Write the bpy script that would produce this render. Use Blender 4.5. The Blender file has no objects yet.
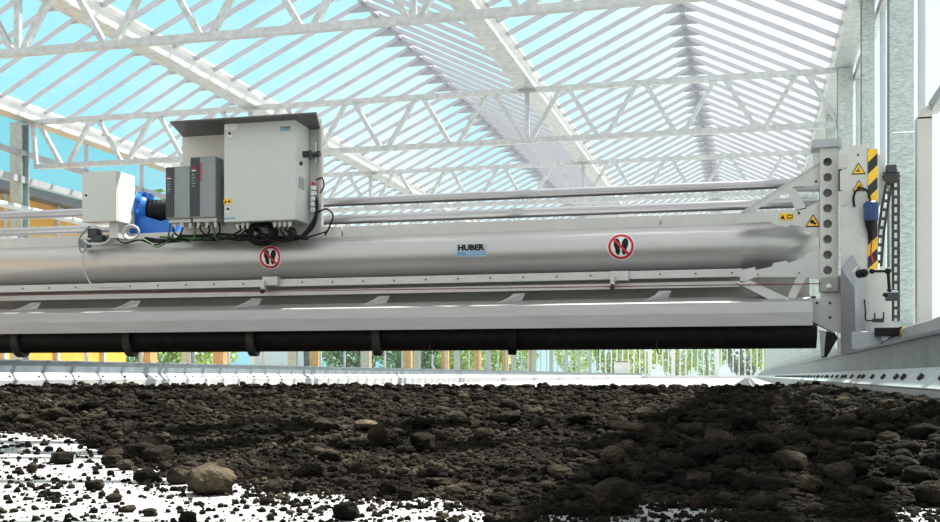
import bpy, bmesh, math, random
from mathutils import Vector, Matrix, noise
random.seed(7)
SC = bpy.context.scene
COL = SC.collection
PI = math.pi

# ------------------------------------------------------------------ camera frame
F = 1100.0                       # focal length in pixels of the 940x522 frame
YAW = math.atan2(278, F)
CS, SN = math.cos(YAW), math.sin(YAW)
CZ = 0.17                        # camera height above the floor
HOR = 376.0

def XatY(px, Y):                 # world X of the point at depth Y seen at column px
    a = (px - 470) / F
    return Y * (a * CS - SN) / (CS + a * SN)
def YatX(px, X):
    a = (px - 470) / F
    return X * (CS + a * SN) / (a * CS - SN)
def W(px, py, Y):
    X = XatY(px, Y)
    return Vector((X, Y, CZ + (HOR - py) * (Y * CS - X * SN) / F))
def dep(X, Y): return Y * CS - X * SN
def pix(X, Y): return 470 + F * (X * CS + Y * SN) / dep(X, Y)

# ------------------------------------------------------------------ materials
MATS = {}
def mat(name, col, rough=.5, metal=0., var=.0, scale=8., bump=0., bscale=40., stretch=None, spec=None, coat=0.):
    if name in MATS: return MATS[name]
    m = bpy.data.materials.new(name); m.use_nodes = True
    nt = m.node_tree; b = nt.nodes['Principled BSDF']
    b.inputs['Roughness'].default_value = rough; b.inputs['Metallic'].default_value = metal
    if spec is not None: b.inputs['Specular IOR Level'].default_value = spec
    b.inputs['Coat Weight'].default_value = coat
    b.inputs['Base Color'].default_value = (*col, 1)
    tc = nt.nodes.new('ShaderNodeTexCoord'); mp = nt.nodes.new('ShaderNodeMapping')
    nt.links.new(tc.outputs['Object'], mp.inputs['Vector'])
    if stretch: mp.inputs['Scale'].default_value = stretch
    if var:
        n = nt.nodes.new('ShaderNodeTexNoise'); n.inputs['Scale'].default_value = scale; n.inputs['Detail'].default_value = 5
        nt.links.new(mp.outputs['Vector'], n.inputs['Vector'])
        r = nt.nodes.new('ShaderNodeValToRGB')
        r.color_ramp.elements[0].position = .3; r.color_ramp.elements[1].position = .7
        r.color_ramp.elements[0].color = (*[max(0, c * (1 - var)) for c in col], 1)
        r.color_ramp.elements[1].color = (*[min(1, c * (1 + var)) for c in col], 1)
        nt.links.new(n.outputs['Fac'], r.inputs['Fac']); nt.links.new(r.outputs['Color'], b.inputs['Base Color'])
    if bump:
        n2 = nt.nodes.new('ShaderNodeTexNoise'); n2.inputs['Scale'].default_value = bscale; n2.inputs['Detail'].default_value = 6
        nt.links.new(mp.outputs['Vector'], n2.inputs['Vector'])
        bp = nt.nodes.new('ShaderNodeBump'); bp.inputs['Strength'].default_value = bump; bp.inputs['Distance'].default_value = .01
        nt.links.new(n2.outputs['Fac'], bp.inputs['Height']); nt.links.new(bp.outputs['Normal'], b.inputs['Normal'])
    MATS[name] = m
    return m

def glass(name, tint, refl, haze=0.):
    m = bpy.data.materials.new(name); m.use_nodes = True
    nt = m.node_tree; nt.nodes.remove(nt.nodes['Principled BSDF'])
    out = nt.nodes['Material Output']
    tr = nt.nodes.new('ShaderNodeBsdfTransparent'); tr.inputs['Color'].default_value = (*tint, 1)
    gl = nt.nodes.new('ShaderNodeBsdfGlossy'); gl.inputs['Roughness'].default_value = .04
    mx = nt.nodes.new('ShaderNodeMixShader'); mx.inputs['Fac'].default_value = refl
    nt.links.new(tr.outputs[0], mx.inputs[1]); nt.links.new(gl.outputs[0], mx.inputs[2])
    last = mx
    if haze:
        tl = nt.nodes.new('ShaderNodeBsdfTranslucent'); tl.inputs['Color'].default_value = (.9, .93, .93, 1)
        m2 = nt.nodes.new('ShaderNodeMixShader'); m2.inputs['Fac'].default_value = haze
        nt.links.new(mx.outputs[0], m2.inputs[1]); nt.links.new(tl.outputs[0], m2.inputs[2]); last = m2
    nt.links.new(last.outputs[0], out.inputs['Surface'])
    return m

GALV = mat('galvanised_steel', (.50, .525, .535), .42, .55, .16, 14, .1, 30)
GALV_COL = mat('spangled_galvanised_steel', (.44, .495, .485), .38, .5, .28, 26, .35, 18, (1, 1, 3.2))
ALU = mat('glazing_bar_aluminium', (.48, .49, .54), .4, .35, .06, 4)
GUT = mat('gutter_steel', (.74, .75, .75), .4, .25, .10, 6)
STEEL = mat('satin_stainless_steel', (.50, .495, .49), .40, .62, .04, 3, .03, 60, (1, 8, 8))
PLATE = mat('blasted_stainless_plate', (.54, .535, .525), .48, .35, .04, 9)
PLATED = mat('grey_steel_plate', (.36, .38, .41), .45, .4, .08, 6)
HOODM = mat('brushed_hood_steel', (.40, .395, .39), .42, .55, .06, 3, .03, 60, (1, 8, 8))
DGREY = mat('dark_grey_sheet', (.10, .10, .105), .5, .2, .05, 6)
PIPE = mat('polished_pipe_steel', (.38, .38, .40), .3, .8, .04, 4)
CAB = mat('light_grey_cabinet_paint', (.57, .60, .58), .38, 0, .015, 3)
BACKP = mat('beige_grey_sheet', (.56, .55, .53), .5, .15, .03, 5)
DRIVE = mat('mid_grey_plastic', (.25, .29, .295), .5, 0, .03, 10)
DARK = mat('dark_slate_plastic', (.035, .04, .05), .45)
BLACK = mat('black_rubber', (.008, .008, .009), .6, spec=.25)
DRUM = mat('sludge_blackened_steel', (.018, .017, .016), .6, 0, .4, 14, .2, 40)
DRUMRIM = mat('painted_lit_drum_rim', (.10, .095, .09), .6, .1, .4, 20)  # paler copy of the drum steel, the sunlit rim put into its colour
HOODB = mat('mid_grey_plate', (.36, .35, .33), .55, .2, .05, 4)  # one mid-grey for the recess plate and the cord switch
BLUE = mat('blue_enamel', (.008, .13, .52), .35, 0, .1, 12)
NAVY = mat('navy_blue_plastic', (.01, .035, .14), .4)
WHITE = mat('white_enamel', (.82, .82, .82), .4)
RED = mat('signal_red', (.55, .015, .03), .45)
DKRED = mat('maroon_cord', (.16, .02, .03), .7)
YELLOW = mat('warning_yellow', (.85, .50, .03), .45)
ORANGE = mat('orange_cladding', (.80, .36, .04), .6, 0, .12, 3)
LBLUE = mat('label_blue', (.13, .36, .60), .4)
PALEBLUE = mat('label_pale_blue', (.40, .50, .56), .35)
CHAINM = mat('oiled_chain_steel', (.04, .038, .036), .5, .3, .3, 50)
GREEN = mat('green_yellow_wire', (.05, .14, .04), .5)
CONC = mat('pale_concrete', (.33, .345, .35), .7, 0, .12, 5, .15, 40)
BEIGE = mat('beige_painted_steel', (.52, .50, .485), .5, .1, .05, 5)
GROUND = mat('gravel_ground', (.34, .34, .30), .9, 0, .25, 2)
FLOORM = mat('white_floor_screed', (.27, .27, .268), .6, 0, .08, 6, .15, 60)
BARK = mat('bark', (.12, .08, .05), .9, 0, .3, 12)
LEAF = mat('leaf_green', (.16, .30, .05), .6, 0, .35, 1.2)
LEAF2 = mat('leaf_yellow_green', (.32, .42, .07), .6, 0, .35, 1.2)
LEAF3 = mat('leaf_dark_green', (.05, .13, .04), .6, 0, .35, 1.2)
TIMBER = mat('raw_timber', (.52, .30, .12), .7, 0, .2, 6)
ROOFG = glass('roof_glass', (.96, .99, .99), .03, .04)
WALLG = glass('wall_glass', (.86, .965, .985), .05, .03)

def sludge(name, c0, c1, c2, gran=.35, gscale=160):
    m = bpy.data.materials.new(name); m.use_nodes = True
    nt = m.node_tree; b = nt.nodes['Principled BSDF']; b.inputs['Roughness'].default_value = 1
    b.inputs['Specular IOR Level'].default_value = .03
    g = nt.nodes.new('ShaderNodeNewGeometry')
    n = nt.nodes.new('ShaderNodeTexNoise'); n.inputs['Scale'].default_value = 9; n.inputs['Detail'].default_value = 8
    n.inputs['Roughness'].default_value = .7
    nt.links.new(g.outputs['Position'], n.inputs['Vector'])
    r = nt.nodes.new('ShaderNodeValToRGB'); e = r.color_ramp.elements
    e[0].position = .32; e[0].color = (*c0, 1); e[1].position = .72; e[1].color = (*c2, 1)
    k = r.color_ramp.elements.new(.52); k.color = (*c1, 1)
    nt.links.new(n.outputs['Fac'], r.inputs['Fac']); nt.links.new(r.outputs['Color'], b.inputs['Base Color'])
    n2 = nt.nodes.new('ShaderNodeTexNoise'); n2.inputs['Scale'].default_value = 320; n2.inputs['Detail'].default_value = 5
    nt.links.new(g.outputs['Position'], n2.inputs['Vector'])
    bp = nt.nodes.new('ShaderNodeBump'); bp.inputs['Strength'].default_value = .9; bp.inputs['Distance'].default_value = .004
    nt.links.new(n2.outputs['Fac'], bp.inputs['Height'])
    vo = nt.nodes.new('ShaderNodeTexVoronoi'); vo.inputs['Scale'].default_value = gscale
    nt.links.new(g.outputs['Position'], vo.inputs['Vector'])
    b2 = nt.nodes.new('ShaderNodeBump'); b2.invert = True; b2.inputs['Strength'].default_value = gran; b2.inputs['Distance'].default_value = .012
    nt.links.new(vo.outputs['Distance'], b2.inputs['Height']); nt.links.new(bp.outputs['Normal'], b2.inputs['Normal'])
    nt.links.new(b2.outputs['Normal'], b.inputs['Normal'])
    return m
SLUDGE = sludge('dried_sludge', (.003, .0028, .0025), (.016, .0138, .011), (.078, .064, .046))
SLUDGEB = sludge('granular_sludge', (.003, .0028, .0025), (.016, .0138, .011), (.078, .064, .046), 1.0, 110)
SLUDGET = sludge('tan_sunlit_sludge', (.014, .012, .0095), (.042, .0345, .025), (.13, .106, .072))  # paler sludge copy, the tan of sunlit lump tops put into the colour

def hazard_mat():
    m = bpy.data.materials.new('black_yellow_hazard_tape'); m.use_nodes = True
    nt = m.node_tree; b = nt.nodes['Principled BSDF']; b.inputs['Roughness'].default_value = .5
    tc = nt.nodes.new('ShaderNodeTexCoord'); sp = nt.nodes.new('ShaderNodeSeparateXYZ')
    nt.links.new(tc.outputs['Object'], sp.inputs[0])
    a = nt.nodes.new('ShaderNodeMath'); a.operation = 'MULTIPLY_ADD'; a.inputs[1].default_value = -1.0
    nt.links.new(sp.outputs['X'], a.inputs[0]); nt.links.new(sp.outputs['Z'], a.inputs[2])
    w = nt.nodes.new('ShaderNodeMath'); w.operation = 'MULTIPLY'; w.inputs[1].default_value = 1 / .17
    nt.links.new(a.outputs[0], w.inputs[0])
    fr = nt.nodes.new('ShaderNodeMath'); fr.operation = 'FRACT'; nt.links.new(w.outputs[0], fr.inputs[0])
    gt = nt.nodes.new('ShaderNodeMath'); gt.operation = 'GREATER_THAN'; gt.inputs[1].default_value = .5
    nt.links.new(fr.outputs[0], gt.inputs[0])
    mx = nt.nodes.new('ShaderNodeMix'); mx.data_type = 'RGBA'
    mx.inputs[6].default_value = (.015, .015, .015, 1); mx.inputs[7].default_value = (.85, .52, .03, 1)
    nt.links.new(gt.outputs[0], mx.inputs[0]); nt.links.new(mx.outputs[2], b.inputs['Base Color'])
    return m
HAZ = hazard_mat()

# ------------------------------------------------------------------ mesh builder
class MB:
    def __init__(s): s.v = []; s.f = []; s.m = []; s.cur = 0; s.mats = []
    def use(s, m):
        if m not in s.mats: s.mats.append(m)
        s.cur = s.mats.index(m); return s
    def add(s, vs, fs):
        o = len(s.v); s.v += [tuple(p) for p in vs]
        for f in fs: s.f.append(tuple(i + o for i in f)); s.m.append(s.cur)
        return s
    def box(s, x0, x1, y0, y1, z0, z1):
        return s.hexa([(x0, y0, z0), (x1, y0, z0), (x1, y1, z0), (x0, y1, z0)], [(x0, y0, z1), (x1, y0, z1), (x1, y1, z1), (x0, y1, z1)])
    def hexa(s, a, b):
        n = len(a)
        return s.add(list(a) + list(b), [tuple(range(n))[::-1], tuple(range(n, 2 * n))] + [(i, (i + 1) % n, n + (i + 1) % n, n + i) for i in range(n)])
    def prism(s, pts, y0, y1):           # pts (x, z), extruded along y
        return s.hexa([(x, y0, z) for x, z in pts], [(x, y1, z) for x, z in pts])
    def extrude_x(s, pts, x0, x1):       # pts (y, z)
        return s.hexa([(x0, y, z) for y, z in pts], [(x1, y, z) for y, z in pts])
    def extrude_y(s, pts, y0, y1):
        return s.prism(pts, y0, y1)
    def bar(s, p, q, w, h, up=(0, 0, 1)):
        p, q = Vector(p), Vector(q); d = (q - p).normalized(); u = Vector(up)
        a = d.cross(u).normalized(); b = a.cross(d).normalized()
        c = [a * w / 2 * i + b * h / 2 * j for i, j in ((-1, -1), (1, -1), (1, 1), (-1, 1))]
        return s.hexa([p + k for k in c], [q + k for k in c])
    def sweep(s, pts, rad, seg=8, caps=True, closed=False):
        pts = [Vector(p) for p in pts]; n = len(pts)
        rr = rad if isinstance(rad, (list, tuple)) else [rad] * n
        vs = []; fs = []; prev = None
        for i, p in enumerate(pts):
            if closed: d = pts[(i + 1) % n] - pts[i - 1]
            else: d = pts[min(i + 1, n - 1)] - pts[max(i - 1, 0)]
            d.normalize()
            if prev is None:
                ref = Vector((0, 0, 1)) if abs(d.z) < .9 else Vector((1, 0, 0))
                a = d.cross(ref).normalized()
            else:
                a = (prev - d * prev.dot(d))
                a = a.normalized() if a.length > 1e-6 else d.orthogonal().normalized()
            prev = a; b = d.cross(a)
            vs += [p + (a * math.cos(2 * PI * k / seg) + b * math.sin(2 * PI * k / seg)) * rr[i] for k in range(seg)]
        for i in range(n if closed else n - 1):
            j = (i + 1) % n
            fs += [(i * seg + k, i * seg + (k + 1) % seg, j * seg + (k + 1) % seg, j * seg + k) for k in range(seg)]
        if caps and not closed: fs += [tuple(range(seg))[::-1], tuple((n - 1) * seg + k for k in range(seg))]
        return s.add(vs, fs)
    def cyl(s, p, q, r, seg=20, r2=None): return s.sweep([p, q], [r, r if r2 is None else r2], seg)
    def lathe(s, prof, origin, axis, seg=28):     # prof [(along axis, radius)]
        o = Vector(origin); ax = Vector(axis).normalized()
        a = ax.orthogonal().normalized(); b = ax.cross(a)
        vs = []; fs = []; n = len(prof)
        for t, r in prof: vs += [o + ax * t + (a * math.cos(2 * PI * k / seg) + b * math.sin(2 * PI * k / seg)) * r for k in range(seg)]
        for i in range(n - 1): fs += [(i * seg + k, i * seg + (k + 1) % seg, (i + 1) * seg + (k + 1) % seg, (i + 1) * seg + k) for k in range(seg)]
        fs += [tuple(range(seg))[::-1], tuple((n - 1) * seg + k for k in range(seg))]
        return s.add(vs, fs)
    def mesh(s, name):
        me = bpy.data.meshes.new(name); me.from_pydata(s.v, [], s.f)
        for m in s.mats: me.materials.append(m)
        me.polygons.foreach_set('material_index', s.m)
        bm = bmesh.new(); bm.from_mesh(me); bmesh.ops.recalc_face_normals(bm, faces=bm.faces); bm.to_mesh(me); bm.free()
        return me
    def build(s, name, parent=None, smooth=0, bevel=0, origin=None):
        me = s.mesh(name); o = bpy.data.objects.new(name, me); COL.objects.link(o)
        if origin is not None:
            me.transform(Matrix.Translation(-Vector(origin))); o.location = origin
        if smooth:
            me.polygons.foreach_set('use_smooth', [True] * len(me.polygons))
            me.set_sharp_from_angle(angle=math.radians(smooth))
        if bevel:
            b = o.modifiers.new('edge', 'BEVEL'); b.width = bevel; b.segments = 2; b.limit_method = 'ANGLE'
        if parent is not None:
            if parent.type == 'EMPTY' or True:
                o.parent = parent
                pw = world_loc(parent); o.location = Vector(o.location) - pw
        return o
def world_loc(o):
    v = Vector(o.location)
    while o.parent: o = o.parent; v += Vector(o.location)
    return v
def M(m): return MB().use(m)

def tag(o, label=None, cat=None, group=None, kind=None):
    if label: o['label'] = label
    if cat: o['category'] = cat
    if group: o['group'] = group
    if kind: o['kind'] = kind
    return o
def thing(name, label, cat, loc=(0, 0, 0), group=None):
    o = bpy.data.objects.new(name, None); COL.objects.link(o); o.location = loc; o.empty_display_size = .1
    return tag(o, label, cat, group)
def dup(o, parent=None, dx=(0, 0, 0)):
    c = o.copy(); COL.objects.link(c)
    if parent is not None: c.parent = parent
    c.location = Vector(o.location) + Vector(dx)
    for ch in list(o.children): dup(ch, c)
    return c
def smoothpath(pts, n=6):
    pts = [Vector(p) for p in pts]; out = []
    P = [pts[0] * 2 - pts[1]] + pts + [pts[-1] * 2 - pts[-2]]
    for i in range(1, len(P) - 2):
        for k in range(n):
            t = k / n
            out.append(.5 * ((2 * P[i]) + (P[i + 1] - P[i - 1]) * t + (2 * P[i - 1] - 5 * P[i] + 4 * P[i + 1] - P[i + 2]) * t * t + (3 * P[i] - P[i - 1] - 3 * P[i + 1] + P[i + 2]) * t ** 3))
    return out + [pts[-1]]
_TXT = {}
def text2d(s, w, h, spread=.0, center=True):       # list of (verts2d, faces) fitted in w x h
    c = bpy.data.curves.new('lettering', 'FONT'); c.body = s; c.size = 1; c.offset = spread; c.resolution_u = 2
    o = bpy.data.objects.new('lettering', c); COL.objects.link(o)
    bpy.context.view_layer.update()
    me = bpy.data.meshes.new_from_object(o.evaluated_get(bpy.context.evaluated_depsgraph_get()))
    vs = [(v.co.x, v.co.y) for v in me.vertices]; fs = [tuple(p.vertices) for p in me.polygons]
    bpy.data.objects.remove(o); bpy.data.curves.remove(c); bpy.data.meshes.remove(me)
    x0, x1 = min(v[0] for v in vs), max(v[0] for v in vs); y0, y1 = min(v[1] for v in vs), max(v[1] for v in vs)
    return [((x - x0) / (x1 - x0) * w - w / 2, (y - y0) / (y1 - y0) * h - h / 2) for x, y in vs], fs

# ================================================================== SETTING
SPAN = 4.0
GX = [-10.45, -6.85, -2.85, 1.15]          # gutter lines
ZG, ZR = 3.85 + CZ, 4.87 + CZ              # gutter and ridge heights
BAY = 5.13
TY = [9.25 + BAY * i for i in range(-3, 14)]
Y0, Y1 = -6.2, 80.0
KR, KL = .60, -7.30                        # inner faces of the two kerbs

fl = M(FLOORM).box(-10.5, 1.25, Y0, Y1, -.1, 0).build('floor'); tag(fl, 'pale sunlit screed floor of the glasshouse lane', kind='structure', cat='floor')
gr = M(GROUND).box(-120, 90, -60, 160, -.3, -.1).build('ground'); tag(gr, 'pale gravel ground outside the glasshouse', kind='structure', cat='ground')

def kerb(side):
    k, s = (KR, 1) if side == 'right' else (KL, -1)
    q = lambda x, z: (k + s * x, CZ + z)
    c = M(CONC).extrude_y([q(0, -.17), q(0, -.05), q(.012, -.048), q(.33, -.02), q(.33, -.17)], Y0, Y1)
    o = c.build('kerb_wall_' + side)
    tag(o, 'low concrete kerb wall along the %s' % ('glazed wall beside the machine carriage' if s > 0 else 'far side of the lane, under the yellow cladding'), 'kerb', kind='structure')
    r = M(GALV).extrude_y([q(.002, -.046), q(.002, -.042), q(.10, .034), q(.11, .034), q(.11, .018)], Y0, Y1).build('ledge_angle', o)
    r = M(mat('weathered_galvanised_rail', (.21, .245, .27), .45, .5, .18, 5, .05, 20)).extrude_y([q(.10, -.01), q(.10, .158), q(.085, .158), q(.085, .172), q(.32, .172), q(.32, -.01)], Y0, Y1).build('rail_beam', o)
    b0 = M(CHAINM).cyl((0, 0, 0), (-s * .012, 0, .009), .016, 6).mesh('bolt')
    n = 0
    y = 3.3
    while n < 60:
        b = bpy.data.objects.new('bolt', b0); COL.objects.link(b); b.parent = o
        b.location = (k + s * .045, y, CZ - .008); y += .24 if n % 7 in (1, 4) else .48; n += 1
    return o
kerb('right'); kerb('left')

# plinth under the side walls
pl = M(CONC).box(1.02, 1.34, Y0, Y1, 0, CZ + .33).build('baseboard_right', bevel=.01); tag(pl, 'pale concrete base under the glazed side wall', 'wall base', kind='structure')
pl = M(CONC).box(-10.65, -10.35, Y0, Y1, 0, CZ + .05).build('baseboard_left'); tag(pl, 'pale concrete base under the far side wall', 'wall base', kind='structure')

# columns
def column_mesh(w, h, base):
    m = M(GALV_COL); t = .014
    m.box(-w / 2, w / 2, -.09, -.09 + t, base, h); m.box(-w / 2, w / 2, .09 - t, .09, base, h); m.box(-t / 2, t / 2, -.08, .08, base, h)
    m.box(-w / 2 - .03, w / 2 + .03, -.12, .12, base, base + .015)
    return m.mesh('column')
cmR = column_mesh(.178, ZG - .05, CZ + .33); cmR2 = column_mesh(.12, ZG - .05, CZ + .33); cmL = column_mesh(.2, ZG - .05, CZ + .05)
def put(name, me, loc, kind=None, parent=None):
    o = bpy.data.objects.new(name, me); COL.objects.link(o); o.location = loc
    if parent is not None: o.parent = parent
    if kind: o['kind'] = kind
    return o
for i, y in enumerate(TY):
    o = put('column', cmR, (1.165, y, 0), 'structure'); tag(o, 'broad galvanised wall column' + (' just behind the drive chain' if i == 3 else ' at a truss end in the side wall'), 'column', 'main columns of the near side wall')
    o = put('column', cmR2, (1.175, y + BAY / 2, 0), 'structure'); tag(o, 'narrow galvanised wall column between two main columns', 'column', 'intermediate columns of the near side wall')
    o = put('column', cmL, (-10.62, y, 0), 'structure'); tag(o, 'galvanised column of the far side wall', 'column', 'columns of the far side wall')

# side wall glazing
def wall_glass(name, x, zb, zt, label, rails, pitch):
    g = M(WALLG).add([(x, Y0, zb), (x, Y1, zb), (x, Y1, zt), (x, Y0, zt)], [(0, 1, 2, 3)]).build(name); tag(g, label, 'window', kind='structure')
    me = M(ALU).box(-.02, .03, -.022, .022, zb, zt).mesh('mullion')
    n = int((Y1 - Y0) / pitch)
    rest = M(ALU); cnt = 0
    for i in range(n + 1):
        y = Y0 + i * pitch
        if y > 5 and cnt < 62: put('mullion', me, (x, y, 0), parent=g); cnt += 1
        else: rest.box(x - .02, x + .03, y - .022, y + .022, zb, zt)
    tag(rest.build('mullion', g), kind='stuff')
    for z, m, w in rails:
        M(m).box(x - .04, x + .03, Y0, Y1, z - w, z + w).build('glazing_rail', g)
    return g
wall_glass('window_1', 1.31, CZ + .33, ZG + .1, 'glazed side wall beside the machine carriage', [(CZ + .36, ALU, .03), (ZG - .15, ALU, .05)], 1.2825)
wall_glass('window_2', -10.58, CZ + .05, ZG + .05, 'glazed side wall on the far side of the lane', [(CZ + .08, ALU, .03), (2.05 + CZ, PLATED, .035), (2.95 + CZ, PLATED, .05), (3.35 + CZ, PLATED, .04)], 1.71)
# galvanised pipe rail along the far wall
M(GALV).cyl((-10.3, Y0, 2.45 + CZ), (-10.3, Y1, 2.45 + CZ), .05, 12).build('trim_1', smooth=40)
tag(bpy.data.objects['trim_1'], 'galvanised pipe running along the far side wall', 'pipe', kind='structure')

# far gable wall
g = M(WALLG)
gp = [(GX[0], CZ + .05)]
for i in range(3): gp += [(GX[i], ZG), ((GX[i] + GX[i + 1]) / 2, ZR)]
gp += [(GX[3], ZG), (GX[3], CZ + .05)]
g.add([(x, Y1, z) for x, z in gp], [tuple(range(len(gp)))])
g = g.build('window_3'); tag(g, 'glazed gable wall at the distant end of the lane', 'window', kind='structure')
me = M(WHITE).box(-.04, .04, -.03, .03, 0, ZG).mesh('mullion'); me2 = M(WHITE).box(-.13, .13, -.08, .08, 0, ZG).mesh('gable_post')
for i in range(29): put('mullion', me, (GX[0] + .41 * i, Y1 - .02, 0), parent=g)
for x in (-6.85, -5.2, -2.1): put('gable_post', me2, (x, Y1 - .1, 0), parent=g)
M(WHITE).box(GX[0], GX[3], Y1 - .1, Y1 + .05, 0, CZ + .04).build('sill', g)
M(WHITE).box(GX[0], GX[3], Y1 - .1, Y1 + .05, 2.6, 2.7).build('transom', g)

# roof: six slopes, each with glazing bars
PITCH = BAY / 10
NB = int((Y1 - Y0) / PITCH)
slope_names = ['outer slope of the far roof span', 'inner slope of the far roof span', 'outer slope of the middle roof span', 'inner slope of the middle roof span', 'slope of the near roof span towards the middle', 'slope of the near roof span above the carriage']
for i in range(3):
    xm = (GX[i] + GX[i + 1]) / 2
    for s, (xa, xb) in enumerate(((GX[i] + .12, xm), (GX[i + 1] - .12, xm))):
        n = i * 2 + s
        za, zb = ZG + .12, ZR
        r = M(ROOFG).add([(xa, Y0, za + .05), (xa, Y1, za + .05), (xb, Y1, zb + .05), (xb, Y0, zb + .05)], [(0, 1, 2, 3)]).build('ceiling_%d' % (n + 1))
        tag(r, 'glazed ' + slope_names[n], 'roof glazing', kind='structure')
        bm_ = M(ALU).bar((xa, 0, za), (xb, 0, zb), .034, .055).mesh('glazing_bar')
        rest = M(ALU); k = 0
        for j in range(NB):
            y = Y0 + (j + .5) * PITCH
            if 8.5 < y and k < 100: put('glazing_bar', bm_, (0, y, 0), parent=r); k += 1
            else: rest.bar((xa, y, za), (xb, y, zb), .034, .055)
        tag(rest.build('glazing_bar', r), kind='stuff')
    rb = M(ALU).box(xm - .035, xm + .035, Y0, Y1, ZR - .03, ZR + .09).build('ridge_beam')
    tag(rb, 'ridge beam of the %s roof span, lined with small dark brackets' % ('far', 'middle', 'near')[i], 'ridge beam', kind='structure')
    bk = M(PLATED).prism([(xm - .2, ZR - .13), (xm + .2, ZR - .13), (xm + .19, ZR - .11), (xm, ZR - .03), (xm - .19, ZR - .11)], -.012, .012).mesh('bracket')
    rest = M(PLATED); k = 0
    for j in range(NB):
        y = Y0 + (j + .5) * PITCH
        if 8.5 < y and k < 100: put('bracket', bk, (0, y, 0), parent=rb); k += 1
        else: rest.prism([(xm - .2, ZR - .13), (xm + .2, ZR - .13), (xm + .19, ZR - .11), (xm, ZR - .03), (xm - .19, ZR - .11)], y - .012, y + .012)
    tag(rest.build('bracket', rb), kind='stuff')
for i, x in enumerate(GX):
    m = M(GUT)
    m.extrude_y([(x - .09, ZG - .03), (x + .09, ZG - .03), (x + .105, ZG), (x + .10, ZG + .11), (x + .14, ZG + .15), (x + .14, ZG + .18), (x - .14, ZG + .18), (x - .14, ZG + .15), (x - .10, ZG + .11), (x - .105, ZG)], Y0, Y1)
    o = m.build('gutter_beam')
    tag(o, ['roof gutter beam along the far side wall', 'roof gutter beam between the far and middle spans', 'roof gutter beam between the middle and near spans', 'roof gutter beam above the near side wall'][i], 'gutter beam', kind='structure')
    # clamp feet of the glazing bars, light metal clips standing off the gutter edge
    M(GALV).box(x - .12, x + .12, Y0, Y1, ZG - .045, ZG - .03).build('gutter_flange', o)

# trusses
WX = [-10.85, -6.85, -2.85]
ZT, ZBt = 3.80 + CZ, 3.13 + CZ
def truss(y, label, group, detailed):
    x0, x1 = GX[0] + .1, GX[3] - .1
    t = thing('lattice_truss', label, 'roof truss', (x0, y, ZBt), group)
    top = M(GALV).box(x0, x1, y - .035, y + .035, ZT - .035, ZT + .035)
    bot = M(GALV).box(x0, x1, y - .035, y + .035, ZBt - .035, ZBt + .035)
    if not detailed:
        bot.add([], [])
    top.build('top_chord', t); bot.build('bottom_chord', t)
    webs = []
    for i in range(3):
        for k in range(4):
            xb = WX[i] + k
            if xb + .5 < x0: continue
            webs.append(((xb + .05, ZBt), (xb + .45, ZT))); webs.append(((xb + .55, ZT), (xb + .95, ZBt)))
    posts = GX[1:3]
    if detailed:
        for (a, b) in webs:
            a = (max(a[0], x0 + .02), a[1])
            M(GALV).bar((a[0], y, a[1]), (b[0], y, b[1]), .056, .055, (0, 1, 0)).build('web_bar', t)
        for x in posts: M(GALV).box(x - .03, x + .03, y - .025, y + .025, ZBt, ZT).build('post', t)
        for x in GX[1:3]:
            M(GALV).box(x - .12, x + .12, y - .06, y + .06, ZT + .035, ZG - .03).build('saddle', t)
    else:
        w = M(GALV)
        for (a, b) in webs: w.bar((max(a[0], x0 + .02), y, a[1]), (b[0], y, b[1]), .04, .05, (0, 1, 0))
        for x in posts: w.box(x - .03, x + .03, y - .025, y + .025, ZBt, ZT)
        tag(w.build('web_lattice', t), kind='stuff')
    return t
TL = {3: 'galvanised lattice truss crossing the very top, nearer than the machine', 4: 'galvanised lattice truss passing just behind the control cabinet roof',
      5: 'galvanised lattice truss next behind the one at the control cabinet', 6: 'third galvanised lattice truss behind the machine, partly hidden by its pipes'}
for i, y in enumerate(TY):
    if i == 0: continue
    if i in TL: truss(y, TL[i], 'lattice roof trusses', True)
    elif i < 3: truss(y, 'galvanised lattice truss overhead on the viewer side of the machine', 'lattice roof trusses overhead', False)
    else: truss(y, 'small distant galvanised lattice truss deep in the glasshouse', 'distant lattice roof trusses', False)

# ================================================================== SLUDGE TURNING MACHINE
YT, ZTUBE, RT = 8.9, 1.027 + CZ, .19
XL = -7.12
XPOST0, XPOST1 = XatY(820, 8.5), XatY(838.5, 8.5)
mach = thing('sludge_turning_machine', 'long stainless sludge turning bridge spanning the lane on two rail carriages', 'machine', (-3.3, 8.8, 0))
def part(mb, name, parent=mach, **k): return mb.build(name, parent, **k)

xe0, xe1 = XatY(772, YT), XatY(822, YT)
prof = [(XL - .2, .09), (XL + .1, RT), (xe0, RT)] + [(xe0 + (xe1 - xe0) * t, RT - (RT - .10) * (t ** 1.7)) for t in (.2, .4, .6, .8, 1)] + [(XPOST0 + .1, .10)]
tube = M(STEEL).lathe([(p[0], p[1]) for p in prof], (0, YT, ZTUBE), (1, 0, 0), 64)
tube = part(tube, 'main_tube', smooth=40)
# cover tray on the tube
zt = ZTUBE + RT
for (a, b) in ((XL + .1, XatY(342, 8.8)), (XatY(342, 8.8) + .01, XatY(660, 8.8)), (XatY(660, 8.8) + .01, XatY(798, 8.8))):  # last length extended out of sight behind the gusset to block sun on the tube
    m = M(PLATE).box(a, b, 8.79, 9.01, zt - .045, zt + .055)
    part(m, 'cable_tray', bevel=.004)
# tension pipes
for px, py, y in ((560, 193, 9.3), (560, 211.8, 9.2)):
    p = W(px, py, y)
    part(M(PIPE).cyl((XL - .1, y, p.z), (XPOST1, y, p.z), .040, 24), 'tension_pipe', smooth=40)
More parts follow.
